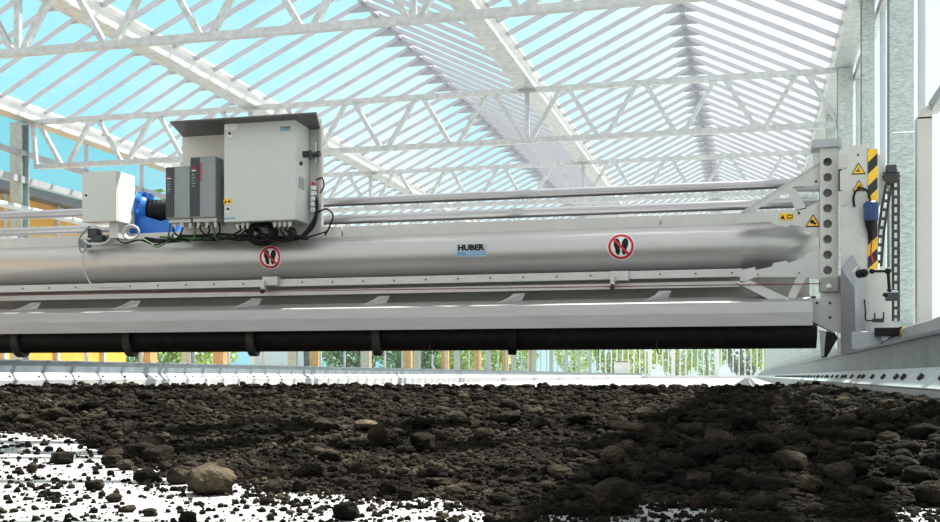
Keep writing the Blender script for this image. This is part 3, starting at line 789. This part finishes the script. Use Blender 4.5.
# gear motor
mo = thing('gear_motor', 'blue and black gear motor between the small cabinet and the frequency drives', 'motor', (W(150, 233, 9.0).x, 9.0, zt + .05))
my = 9.0; c0 = W(147, 211, my); c1 = W(172, 210, my)
M(BLACK).lathe([(0, .085), (.02, .10), (.05, .10)] + [(.05 + .02 * k, .10 if k % 2 else .092) for k in range(10)] + [(c1.x - c0.x, .085)], c0, (1, 0, 0), 28).build('motor_body', mo, smooth=30)
m = M(BLUE).lathe([(-.06, .11), (-.05, .165), (-.02, .165), (-.01, .14), (.03, .12), (.04, .10)], c0, (1, 0, 0), 28)
for k in range(8):
    q = c0 + Vector((-.035, .155 * math.cos(k * PI / 4 + .2), .155 * math.sin(k * PI / 4 + .2))); m.cyl(q + Vector((-.03, 0, 0)), q + Vector((.04, 0, 0)), .022, 8)
m.build('flange', mo, smooth=40)
q = W(136, 233, my); q2 = W(182, 221, my)
M(BLUE).prism([(q.x, zt + .05), (q2.x, zt + .05), (q2.x, q2.z - .03), (q2.x - .1, q2.z), (c0.x + .2, q2.z - .01), (c0.x + .03, c0.z - .06), (q.x, c0.z - .06)], my - .12, my + .12).build('gearbox_foot', mo, bevel=.012)
q = W(150, 196, my); M(BLUE).box(q.x - .05, q.x + .03, my - .04, my + .04, q.z - .06, q.z + .02).build('lifting_lug', mo, bevel=.01)

# cables
def cable(pts, r, m, name='cable', par=None, Y=None):
    o = M(m).sweep(smoothpath([W(*p) for p in pts]), r, 8).build(name, par, smooth=60); return o
cb = thing('cable_harness', 'tangle of black, green and grey cables hanging below the cabinets onto the tube', 'cables', (W(200, 240, 8.7).x, 8.7, zt))
Yc = 8.63
rnd = random.Random(3)
for i, px in enumerate((170, 176, 183, 195, 200, 207, 213, 219)):
    e = rnd.uniform(-14, 26); dyy = rnd.uniform(-2, 3)
    cable([(px, 223, Yc), (px + rnd.uniform(-3, 3), 230 + dyy, Yc - .03), (px + e * .5, 237 + dyy, Yc - .02), (px + e, 239 + dyy * .5, Yc + .02)], .008, BLACK if i % 3 else GREEN, par=cb)
for i, (px, r) in enumerate(((240, 1), (245, 0), (249, 1), (276, 0), (281, 1), (286, 0), (291, 1))):
    e = (-26, -18, -10, -8, 10, 22, 16)[i]
    cable([(px, 226, CY + .1), (px, 231, CY + .1), (px + e * .6, 238, CY + .1), (px + e, 239, CY + .16)], .009, BLACK, par=cb)
for k, (m, r) in enumerate(((BLACK, .012), (GREEN, .008), (BLACK, .012), (BLACK, .010))):
    cable([(145, 238 + k, 8.72), (165, 240 + k * .7, 8.70), (190, 236 + k * 1.3, 8.68), (215, 237 + k, 8.68), (240, 240 - k * .6, 8.68), (265, 237 + k, 8.68), (296, 238 + k * .3, 8.7)], r, m, par=cb)
for k in range(7):                                         # coil below the cabinet
    R_ = .075 + .008 * k; c = W(262, 233.5, CY + .07 + .012 * k)
    M(BLACK).sweep([c + Vector((R_ * 1.15 * math.cos(2 * PI * j / 26), .01 * math.sin(3 * j), R_ * .8 * math.sin(2 * PI * j / 26))) for j in range(26)], .009, 7, closed=True).build('cable_coil', cb, smooth=60)
for k in range(12):
    x_ = rnd.uniform(238, 296); y_ = rnd.uniform(226, 231)
    cable([(x_, y_, CY + .12), (x_ + rnd.uniform(-6, 6), y_ + 6, CY + .09), (x_ + rnd.uniform(-16, 16), 238 + rnd.uniform(-3, 4), CY + .10), (x_ + rnd.uniform(-26, 26), 239 + rnd.uniform(-3, 2), CY + .15)], rnd.uniform(.007, .012), BLACK, par=cb)
for k in range(5):
    cable([(160 + 6 * k, 236 + rnd.uniform(-3, 3), 8.70), (190 + 5 * k, 239 + rnd.uniform(-3, 2), 8.66), (222 + 4 * k, 236 + rnd.uniform(-2, 4), 8.66), (252 + 3 * k, 239 + rnd.uniform(-3, 2), 8.67), (285, 240, 8.68)], rnd.uniform(.008, .012), BLACK if k % 2 else GREEN, par=cb)
for k in range(3):
    cable([(296, 240, 8.66), (306, 235 - 2 * k, 8.66), (314, 226 - 4 * k, 8.72), (317, 214 - 5 * k, 8.74), (315, 203 - 4 * k, BPY - .04)], .009, BLACK, par=cb)
cable([(316, 180, BPY - .03), (322, 178, BPY - .06), (324, 186, BPY - .06), (320, 193, BPY - .04)], .006, BLACK, par=cb)
cable([(318, 212, BPY - .04), (327, 209, BPY - .06), (333, 216, BPY - .06), (329, 228, BPY - .06), (325, 235, 8.7)], .008, BLACK, par=cb)
cable([(300, 239, 8.7), (312, 236, 8.7), (322, 233, 8.7), (328, 231, 8.72)], .007, BLACK, par=cb)
c = W(132, 232.5, 8.66)                                    # pale hose loop under the small cabinet
for k in range(3): M(BEIGE).sweep([c + Vector(((.068 + .006 * k) * math.cos(2 * PI * j / 30), -.01 * k, (.048 + .006 * k) * math.sin(2 * PI * j / 30))) for j in range(30)], .0085, 7, closed=True).build('hose_loop', cb, smooth=60)
cable([(116, 224, 8.68), (112, 236, 8.66), (104, 243, 8.66), (90, 244, 8.64), (84, 240, 8.64)], .007, WHITE, par=cb)
cable([(112, 224, 8.7), (116, 236, 8.66), (124, 243, 8.66), (140, 240, 8.66), (156, 245, 8.66), (166, 239, 8.68)], .008, BLACK, par=cb)
cable([(142, 238, 8.66), (150, 243, 8.66), (158, 247, 8.64), (172, 240, 8.68), (190, 242, 8.68)], .007, GREEN, par=cb)
cable([(85, 246, 8.66), (83, 258, 8.63), (85, 272, 8.64), (91, 284, 8.62), (98, 287, 8.62), (122, 286.5, 8.62)], .006, BEIGE, par=cb)
cable([(90, 226, 8.66), (84, 232, 8.65), (79, 240, 8.64), (80, 250, 8.64), (84, 252, 8.64), (88, 240, 8.64)], .008, DRIVE, par=cb)
for (px, py, w, h) in ((92, 233, 10, 9), (83, 243, 8, 8), (96, 238, 12, 6)):
    pbox(M(DARK if px != 83 else DRIVE), px - w / 2, py - h / 2, px + w / 2, py + h / 2, 8.66, .08).build('plug', cb, bevel=.01)
q = W(177, 234, 8.62); M(WHITE).prism([(q.x - .03, q.z - .03), (q.x + .01, q.z - .03), (q.x + .03, q.z + .03), (q.x - .03, q.z + .02)], 8.62, 8.625).build('tag', cb)

# clamp arm with action camera
ca = thing('clamp_camera', 'small action camera hanging from a black ball-jointed clamp arm by the drive chain', 'camera', W(866, 276, 8.0))
ar = M(BLACK)
k0, k1, k2, k3 = W(864.5, 273, 8.06), W(872, 271, 8.02), W(888, 271, 8.02), W(889.5, 291, 8.02)
ar.sweep([k1, k2], .011, 10); ar.sweep([k2, k3], .011, 10)
for kk, r in ((k0, .028), (k1, .02), (k2, .024), (k3, .02)): ar.lathe([(-r, .2 * r), (-r * .7, .7 * r), (0, r), (r * .7, .7 * r), (r, .2 * r)], kk, (0, 0, 1), 14)
ar.sweep([k0, k0 + Vector((-.03, .06, .0))], .03, 12); ar.build('clamp_arm', ca, smooth=50)
pbox(M(DARK), 886, 292.5, 899, 300.5, 8.0, .05).build('camera_body', ca, bevel=.006)
pbox(M(PALEBLUE), 887, 290.5, 898, 293, 8.005, .04).build('camera_top', ca, bevel=.004)
q = W(884, 294.5, 8.0); M(BLACK).cyl(q, q + Vector((.03, .02, -.01)), .014, 10).build('camera_lens', ca, smooth=40)
q = W(854, 269, 8.2); M(WHITE).bar(W(852, 272, 8.16), W(858, 266, 8.16), .01, .008).bar(W(855, 271, 8.16), W(861, 272, 8.12), .008, .008).build('clamp_jaw', ca)

# beige door post and rail by the wall
PX0, PX1 = XatY(917, 7.9), XatY(932.5, 7.9)
dp = thing('guard_post', 'beige square steel post standing on the wall base, with a rail at its top', 'post', ((PX0 + PX1) / 2, 7.9, CZ + .33))
M(BEIGE).box(PX0, PX1, 7.9, 8.02, CZ + .33, W(925, 116, 7.9).z).build('post_body', dp, bevel=.006)
z_ = W(925, 108, 7.9).z
M(BEIGE).hexa([(PX0, 7.9, z_ - .07), (PX1, 7.9, z_ - .07), (PX1, 8.02, z_ - .07), (PX0, 8.02, z_ - .07)], [(PX0 + .02, 7.9, z_ - .02), (PX1 - .0, 7.9, z_ + .04), (PX1 - .0, 8.02, z_ + .04), (PX0 + .02, 8.02, z_ - .02)]).build('post_head', dp)
M(PLATED).box(PX1 - .01, PX1 + .05, 4.5, 8.0, z_ - .02, z_ + .06).build('rail', dp)
p = W(905, 133, 8.1); M(GALV).cyl((XatY(893, 8.1), 8.1, p.z), (XatY(918, 8.1), 8.1, p.z), .008, 8).build('latch_rod', dp)

# ================================================================== BACKGROUND OUTSIDE
# timber clad building beyond the far wall
ob = thing('timber_building', 'low building with orange-yellow cladding and dark roof edge outside the far wall', 'building', (-15, 17, 0))
M(ORANGE).box(-17.5, -13.2, 2, 21.5, 0, 3.5).build('cladding', ob)
M(DARK).box(-17.8, -12.9, 1.7, 21.8, 3.5, 3.68).build('roof_edge', ob)
m = M(BEIGE)
bme = M(BEIGE).box(-13.2, -13.14, -.04, .04, 0, 3.5).mesh('cover_strip')
for k in range(12): put('cover_strip', bme, Vector((0, 3 + k * 1.6, 0)) - world_loc(ob), parent=ob)
dr = M(WHITE).box(-11.5, -11.42, 24.2, 27.2, 0, 2.3); dr.use(DARK).box(-11.51, -11.40, 27.2, 27.45, 0, 2.35)
dr = dr.build('site_door'); tag(dr, 'white door panel with dark frame outside the far wall, beyond the cladding', 'door')
tp = M(TIMBER).box(-.13, .13, -.13, .13, -.1, 3.0).mesh('timber_post')
for k, y in enumerate((20.2, 23.4, 29.2, 33.5, 38, 43, 48.5, 54.5, 61)):
    o = put('timber_post', tp, (-11.9, y, 0)); tag(o, 'pale timber post outside the far side wall', 'post', 'timber posts outside the far wall')
# notice board near the far gable
nb = thing('white_tank', 'small white panel standing at the distant end of the lane floor', 'panel', (-8.8, 77.5, 0))
x0_, x1_ = XatY(614, 77.5), XatY(630, 77.5)
nb.location = ((x0_ + x1_) / 2, 77.5, 0)
nb.name = 'white_panel'
M(WHITE).box(x0_, x1_, 77.5, 77.6, .0, CZ + 1.05).build('board', nb, bevel=.02)
M(DARK).box(x0_ + .1, x1_ - .1, 77.45, 77.49, CZ + .98, CZ + 1.04).build('handle', nb)

def tree_meshes(leafm, seed):
    r = random.Random(seed); m = M(leafm)
    for k in range(2600):
        # clumped crown
        c = r.choice(_CL) if False else None
        th = r.uniform(0, 2 * PI); u = r.uniform(-1, 1); rad = r.uniform(.55, 1) ** .5
        n3 = noise.noise(Vector((math.cos(th) * 2 + seed, math.sin(th) * 2, u * 2)))
        R = (1 + .35 * n3) * rad
        p = Vector((R * math.cos(th) * math.sqrt(1 - u * u) * 1.5, R * math.sin(th) * math.sqrt(1 - u * u) * 1.5, 2.2 + R * u * 2.0))
        a = Vector((r.uniform(-1, 1), r.uniform(-1, 1), r.uniform(-1, 1))).normalized(); b = a.orthogonal().normalized(); s_ = r.uniform(.07, .16)
        m.add([p - a * s_, p + b * s_ * .5, p + a * s_, p - b * s_ * .5], [(0, 1, 2, 3)])
    return m.mesh('foliage')
FO = [tree_meshes(LEAF, 1), tree_meshes(LEAF2, 5), tree_meshes(LEAF3, 9)]
TR = M(BARK).sweep([(0, 0, -.1), (.05, 0, 1), (0, .05, 2.4)], [.12, .09, .04], 8).mesh('trunk')
r = random.Random(11); spots = []
for k in range(14): spots.append(((-15, -19.8)[k % 2] + r.uniform(-.3, .3), 25.5 + k * 3.9, 'outside the far side wall'))
for k in range(8): spots.append((-13.0 + k * 2.5, (84, 89)[k % 2], 'beyond the distant gable wall'))
kinds = ['mid green', 'yellow-green', 'dark green']
for k, (x, y, wh) in enumerate(spots):
    i = (k * 7 + k // 3) % 3
    if y > 83: i = 1 if k % 3 else 0
    if k == len(spots) - 3: i = 2
    t = thing('tree', '%s leafy tree growing %s' % (kinds[i], wh), 'tree', (x, y, -.1), 'trees ' + wh)
    s_ = r.uniform(.9, 1.25); t.scale = (s_, s_, s_); t.rotation_euler.z = r.uniform(0, 6)
    put('foliage', FO[i], (0, 0, 0), parent=t); put('trunk', TR, (0, 0, 0), parent=t)

# ================================================================== SLUDGE
BND = [(-60, 428), (0, 430), (60, 434), (105, 446), (135, 462), (175, 468), (210, 473), (250, 480), (300, 487), (400, 491), (470, 497), (520, 507), (600, 512), (640, 500), (690, 500), (740, 514), (800, 516), (850, 508), (900, 502), (1000, 500)]
def bound_y(px):
    if px <= BND[0][0]: return BND[0][1]
    for (a, b), (c, d) in zip(BND, BND[1:]):
        if px <= c: return b + (d - b) * (px - a) / (c - a)
    return BND[-1][1]
def near_edge(X, Y):                  # how far (m, along depth) a floor point lies inside the sludge bed
    z = dep(X, Y); px = pix(X, Y)
    ze = CZ * F / (bound_y(px) - HOR)
    return z - ze
FAR = 11.8
def bed_height(X, Y):
    d = near_edge(X, Y)
    n1 = noise.noise(Vector((X * 1.3, Y * 1.3, 0))); n2 = noise.noise(Vector((X * 5, Y * 5, 3)))
    d2 = d + .25 * n2 + .15 * noise.noise(Vector((X * 16, Y * 16, 9)))
    if d2 < -.08: return -.03
    t = min(1, max(0, (d2 + .08) / 1.6)); e = t * t * (3 - 2 * t)
    h = .004 + .052 * e * (.75 + .5 * (n1 * .5 + .5)) + .012 * n2 * e
    if X > .05: h += .035 * min(1, (X - .05) / .5) * min(1, max(0, d2 * 2))
    if Y > FAR - 1.2: h *= max(0, (FAR - Y + .25 * n1) / 1.2)
    return h
def granule(X, Y, z):
    s = max(.010, .004 * z)
    f = 0
    for k, a in ((1.0, .55), (2.3, .3)):
        v = noise.voronoi(Vector((X / s / k, Y / s / k, 1.3 * k)))[0]
        f += a * k * max(0, .55 - v[0])
    return f * s * .9
vs = []; fs = []; NZ, NX = 330, 600
zs = [1.0 * (13.2 / 1.0) ** (i / (NZ - 1)) for i in range(NZ)]
for z in zs:
    for j in range(NX):
        a = -.80 + 1.386 * j / (NX - 1)
        # camera ray -> floor plan point
        X = z * a * CS - z * SN; Y = z * CS + z * a * SN
        X = max(KL + .005, min(KR - .004, X))
        h = bed_height(X, Y)
        if h > 0: h += granule(X, Y, z)
        vs.append((X, Y, h))
for i in range(NZ - 1):
    for j in range(NX - 1):
        q = (i * NX + j, i * NX + j + 1, (i + 1) * NX + j + 1, (i + 1) * NX + j)
        if abs(vs[q[0]][0] - vs[q[1]][0]) < 1e-6 and abs(vs[q[2]][0] - vs[q[3]][0]) < 1e-6: continue
        if all(vs[k][2] < -.02 for k in q): continue
        fs.append(q)
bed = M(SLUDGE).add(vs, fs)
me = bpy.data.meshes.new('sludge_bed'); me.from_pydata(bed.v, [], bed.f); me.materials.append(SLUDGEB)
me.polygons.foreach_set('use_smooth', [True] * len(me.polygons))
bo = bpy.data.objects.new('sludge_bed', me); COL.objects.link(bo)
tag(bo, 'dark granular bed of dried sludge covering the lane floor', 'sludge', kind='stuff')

def ico(sub):
    bm = bmesh.new(); bmesh.ops.create_icosphere(bm, subdivisions=sub, radius=1)
    v = [tuple(p.co) for p in bm.verts]; f = [tuple(q.index for q in p.verts) for p in bm.faces]; bm.free(); return v, f
# crumbs
rc = random.Random(21)
ib = ico(1); ib2 = ico(2)
shapes = []
for k in range(10):
    v, f = ib2 if k < 6 else ib
    shapes.append(([tuple(Vector(p) * (1 + .45 * noise.noise(Vector(p) * 1.6 + Vector((k * 3.1, 0, 0))))) for p in v], f))
cv = []; cf = []
def crumb(X, Y, Z, s):
    v, f = shapes[rc.randrange(6) if s / dep(X, Y) * F > 1.9 else 6 + rc.randrange(4)]
    a = rc.uniform(0, 6.28); c, s_ = math.cos(a) * s, math.sin(a) * s; sz = s * rc.uniform(.6, .95); o = len(cv)
    sx = rc.uniform(.8, 1.2)
    cv.extend([(X + (x * sx) * c - y * s_, Y + (x * sx) * s_ + y * c, Z + z * sz) for x, y, z in v])
    cf.extend([(i + o, j + o, k + o) for i, j, k in f])
for n in range(98000):
    py = 381 + (rc.random() ** 1.0) * 160; px = rc.uniform(-300, 1040)
    z = CZ * F / (py - HOR)
    if z > 12.5: continue
    a = (px - 470) / F; X = z * a * CS - z * SN; Y = z * CS + z * a * SN
    if not (KL + .05 < X < KR - .05) or Y > FAR - .2: continue
    h = bed_height(X, Y); d = near_edge(X, Y)
    spx = .8 + 3.2 * rc.random() ** 3.5
    if h < 0:
        cl = noise.noise(Vector((X * 14, Y * 14, 5))) + .5 * noise.noise(Vector((X * 45, Y * 45, 2)))
        dens = .95 * math.exp(d / .28) + .05
        if px < 130: dens = max(dens, .2)
        if rc.random() > dens * (.75 + 1.1 * cl): continue
        h = 0
    elif h < .015 and rc.random() < .3: continue
    s = spx * z / F
    crumb(X, Y, h + s * .45, s)
ib3 = ico(3); big = []
for k in range(8):
    v, f = ib3
    big.append(([tuple(Vector(p) * (1 + .3 * noise.noise(Vector(p) * 1.4 + Vector((k * 4.1, 2, 0))) + .12 * noise.noise(Vector(p) * 4 + Vector((k, 0, 3))))) for p in v], f))
for n in range(5400):
    py = 383 + 130 * rc.random() ** 1.35; px = rc.uniform(-300, 1040)
    if 170 < px < 600 and 424 < py < 470 and rc.random() < .85: continue
    z = CZ * F / (py - HOR)
    if z > 12.0: continue
    a = (px - 470) / F; X = z * a * CS - z * SN; Y = z * CS + z * a * SN
    if not (KL + .1 < X < KR - .08) or Y > FAR - .3 or near_edge(X, Y) < -.02: continue
    h = max(0, bed_height(X, Y)); sz = (2.6 + 4.2 * rc.random() ** 2) * z / F * (.65 + .35 * min(1, (py - 383) / 60))
    if sz > .03: sz = .03
    v, f = rc.choice(big); q = rc.uniform(0, 6.28); c, s_ = math.cos(q) * sz, math.sin(q) * sz; o = len(cv); zz = sz * rc.uniform(.55, .85); sx = rc.uniform(.85, 1.25)
    cv.extend([(X + x * sx * c - y * s_, Y + x * sx * s_ + y * c, h + zz * (.62 + w)) for x, y, w in v])
    cf.extend([(i + o, j + o, k + o) for i, j, k in f])
me = bpy.data.meshes.new('sludge_crumbs'); me.from_pydata(cv, [], cf); me.materials.append(SLUDGE)
me.polygons.foreach_set('use_smooth', [True] * len(me.polygons))
co = bpy.data.objects.new('sludge_crumbs', me); COL.objects.link(co)
tag(co, 'loose dark sludge crumbs strewn over the pale floor and the bed', 'crumbs', kind='stuff')

# lumps
LV = []
bv, bf = ico(4)
def lump_mesh(k, tan, blocky=0.):
    vs = []
    for p in bv:
        q = Vector(p)
        d = 1 + .20 * noise.noise(q * 1.3 + Vector((k * 5.3, 1, 2))) + .09 * noise.noise(q * 3.4 + Vector((k, 7, 1))) + .035 * noise.noise(q * 8 + Vector((2, k, 4))) + .02 * noise.noise(q * 20 + Vector((2, k, 4)))
        if blocky:
            mx = max(abs(q.x), abs(q.y), abs(q.z)); d *= (1 - blocky) + blocky * .8 / mx
        vs.append(q * d)
    me = bpy.data.meshes.new('sludge_lump'); me.from_pydata([tuple(v) for v in vs], [], bf)
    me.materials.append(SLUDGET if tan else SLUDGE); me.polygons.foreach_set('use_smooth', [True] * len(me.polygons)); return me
LM = [lump_mesh(k, False) for k in range(9)]; LT = [lump_mesh(20 + k, True) for k in range(5)]; LB = [lump_mesh(40 + k, False, .5) for k in range(3)]
def ground_at(px, py):
    h = 0
    for _ in range(8):
        z = (CZ - h) * F / (py - HOR); a = (px - 470) / F; X = z * a * CS - z * SN; Y = z * CS + z * a * SN
        hn = max(0, bed_height(X, Y)); h = .5 * h + .5 * min(hn, CZ - .03)
    return X, Y, h, z
def lump(px, py, w, h_, me, label, group, rot=None, sink=.25):
    X, Y, g, z = ground_at(px, py)
    rx, rz = w / 2 * z / F, h_ / 2 * z / F
    if not (KL + .05 + rx < X < KR - .01 - rx * .6): X = max(KL + .06 + rx, min(KR - .015 - rx * .8, X))
    o = bpy.data.objects.new('sludge_lump', me); COL.objects.link(o)
    o.location = (X, Y, g + rz * (1 - sink)); o.scale = (rx, rx * rc.uniform(.75, 1.1), rz)
    o.rotation_euler = (rc.uniform(-.2, .2), rc.uniform(-.2, .2), rc.uniform(-.5, .5) if rot is None else rot)
    tag(o, label, 'sludge lump', group)
    return o
G = 'sludge lumps of the bed'
special = [
    (210, 494, 52, 31, LT[0], 'largest tan-brown rounded lump alone on the pale floor'),
    (378, 448, 20, 26, LT[3], 'upright square-shouldered lump standing on fine granules'),
    (423, 453, 27, 22, LB[1], 'dark angular lump beside the upright square-shouldered one'),
    (405, 456, 22, 12, LM[2], 'low dark lump in front of the dark angular one'),
    (617, 512, 46, 36, LM[3], 'largest black lump at the edge of the white floor gap'),
    (613, 464, 24, 19, LT[1], 'tan-topped lump above the largest black lump'),
    (626, 433, 38, 13, LT[2], 'broad flat tan-topped lump in the middle of the bed'),
    (325, 429, 32, 14, LM[5], 'low rounded lump with a pale top edge, well back in the bed'),
    (366, 428, 26, 10, LT[4], 'small flat tan lump just behind the upright square-shouldered one'),
    (346, 520, 26, 20, LB[0], 'rough dark lump on the pale floor at the very front'),
    (529, 522, 20, 18, LM[6], 'round lump on white floor in front of the bed, below the middle'),
    (146, 483, 24, 15, LM[1], 'dark lump on the crumbs behind the largest tan-brown lump'),
    (178, 484, 22, 18, LM[7], 'small round lump touching the largest tan-brown lump'),
    (32, 473, 12, 11, LM[8], 'small lump lying by itself on the pale crumb-strewn floor'),
    (62, 464, 22, 14, LB[2], 'crumbling dark lump on the pale floor, farthest from the bed front'),
]
for px, py, w, h_, me_, lb_ in special: lump(px, py, w, h_, me_, lb_, None, sink=.12)
# middle-sized hand-placed lumps
mids = [(140, 460, 34, 20), (158, 462, 30, 18), (152, 452, 34, 16), (112, 465, 22, 12), (118, 458, 30, 12), (125, 470, 18, 12), (165, 470, 14, 10), (95, 490, 20, 12), (114, 502, 16, 10), (150, 516, 16, 9), (188, 522, 18, 12), (128, 512, 16, 8),
        (388, 494, 18, 16), (406, 500, 18, 14), (272, 494, 18, 14), (300, 492, 16, 12), (265, 505, 12, 9), (310, 478, 24, 16), (330, 462, 26, 14), (440, 488, 28, 12), (455, 496, 22, 12), (508, 424, 24, 14), (484, 440, 20, 14), (540, 430, 22, 14), (500, 505, 22, 14), (560, 478, 26, 14), (585, 500, 28, 18), (577, 515, 22, 12), (548, 492, 18, 12), (600, 480, 20, 16), (620, 481, 22, 16), (510, 412, 22, 14), (535, 418, 18, 12), (580, 425, 24, 14), (645, 422, 26, 14), (676, 420, 24, 13), (690, 440, 28, 18), (720, 450, 34, 22), (660, 448, 36, 16), (700, 462, 30, 18), (744, 432, 28, 18), (764, 456, 36, 22), (790, 470, 34, 22), (826, 443, 28, 16), (846, 425, 22, 14), (868, 420, 24, 14), (886, 410, 20, 12), (860, 444, 26, 18), (878, 430, 30, 16), (905, 458, 30, 20), (884, 436, 24, 14), (925, 440, 30, 18), (902, 476, 32, 22), (880, 492, 26, 16), (930, 505, 30, 26), (866, 512, 14, 10), (815, 517, 18, 16), (762, 512, 26, 20), (700, 508, 22, 16), (840, 480, 30, 20), (932, 470, 26, 20), (725, 486, 30, 20), (660, 480, 26, 18), (810, 492, 28, 18), (744, 492, 26, 18), (860, 500, 26, 16), (455, 420, 20, 10), (480, 405, 18, 10), (25, 425, 22, 12), (60, 418, 26, 12), (12, 420, 16, 12), (90, 412, 22, 10), (42, 430, 16, 10), (124, 420, 18, 10), (150, 408, 18, 9), (175, 402, 18, 9), (96, 398, 14, 10), (115, 400, 16, 9), (200, 415, 22, 10), (228, 404, 18, 9), (225, 395, 16, 9)]
GL = 'dark rounded sludge lump lying among many like it'
for i, (px, py, w, h_) in enumerate(mids):
    tanm = rc.random() < .18
    lump(px, py, w, h_, (rc.choice(LT) if tanm else rc.choice(LM + LB)), GL, G, sink=.2)
n = 0
while n < 205:
    px = rc.uniform(-10, 950); py = 388 + 118 * rc.random() ** 1.25
    if py > bound_y(px) + 4: continue
    X_, Y_, g_, z_ = ground_at(px, py)
    if Y_ > FAR - 1.0 or g_ <= 0 or not (KL + .15 < X_ < KR - .06): continue
    if 180 < px < 600 and 428 < py < 470 and rc.random() < .8: continue      # the stretch of fine granules
    z = CZ * F / (py - HOR)
    w = (9 + 13 * rc.random() ** 1.6) * (1.25 if px > 640 else 1.0) * (.75 + .45 * (py - 388) / 118)
    lump(px, py, w, w * rc.uniform(.5, .78), rc.choice(LM + LM + LT[:2] + LB), GL, G, sink=rc.uniform(.2, .45)); n += 1

# ================================================================== LIGHT, SKY, CAMERA
wd = bpy.data.worlds.new('sky'); SC.world = wd; wd.use_nodes = True
nt = wd.node_tree; bg = nt.nodes['Background']
SUN = Vector((.262, .43, .86)).normalized()
tc = nt.nodes.new('ShaderNodeTexCoord')
dt_ = nt.nodes.new('ShaderNodeVectorMath'); dt_.operation = 'DOT_PRODUCT'; dt_.inputs[1].default_value = Vector((-.62, .74, .30)).normalized()
nm = nt.nodes.new('ShaderNodeVectorMath'); nm.operation = 'NORMALIZE'
nt.links.new(tc.outputs['Generated'], nm.inputs[0]); nt.links.new(nm.outputs[0], dt_.inputs[0])
rp = nt.nodes.new('ShaderNodeValToRGB'); e = rp.color_ramp.elements
e[0].position = .0; e[0].color = (1.02, 1.02, 1.03, 1); e[1].position = 1.0; e[1].color = (.27, .78, .91, 1)
k = e.new(.68); k.color = (1.08, 1.12, 1.12, 1); k = e.new(.82); k.color = (.80, 1.04, 1.08, 1); k = e.new(.91); k.color = (.36, .84, .95, 1)
nt.links.new(dt_.outputs['Value'], rp.inputs['Fac'])
cn_ = nt.nodes.new('ShaderNodeTexNoise'); cn_.inputs['Scale'].default_value = 3.0; cn_.inputs['Detail'].default_value = 7
nt.links.new(nm.outputs[0], cn_.inputs['Vector'])
cr = nt.nodes.new('ShaderNodeMapRange'); cr.inputs['From Min'].default_value = .56; cr.inputs['From Max'].default_value = .75; cr.inputs['To Max'].default_value = .55
nt.links.new(cn_.outputs['Fac'], cr.inputs['Value'])
mx = nt.nodes.new('ShaderNodeMix'); mx.data_type = 'RGBA'; mx.inputs[7].default_value = (1.1, 1.12, 1.12, 1)
nt.links.new(cr.outputs[0], mx.inputs[0]); nt.links.new(rp.outputs['Color'], mx.inputs[6])
nt.links.new(mx.outputs[2], bg.inputs['Color']); bg.inputs['Strength'].default_value = 1.0
sd = bpy.data.lights.new('sun', 'SUN'); sd.energy = 19.0; sd.angle = .009; sd.color = (1, .95, .87)
so = bpy.data.objects.new('sun', sd); COL.objects.link(so); so.rotation_euler = SUN.to_track_quat('Z', 'Y').to_euler()

cd = bpy.data.cameras.new('camera'); cam = bpy.data.objects.new('camera', cd); COL.objects.link(cam)
cd.sensor_fit = 'HORIZONTAL'; cd.sensor_width = 36; cd.lens = 36 * F / 940
cd.shift_y = (HOR - 261) / 940; cd.clip_start = .02; cd.clip_end = 600
cam.location = (0, 0, CZ); cam.rotation_euler = (PI / 2, 0, YAW)
SC.camera = cam
vs_ = SC.view_settings; vs_.view_transform = 'Standard'; vs_.look = 'None'; vs_.gamma = 1; vs_.exposure = 0.0; vs_.use_curve_mapping = False
SC.cycles.max_bounces = 10; SC.cycles.transparent_max_bounces = 40; SC.cycles.use_denoising = True
SC.cycles.sample_clamp_indirect = 8
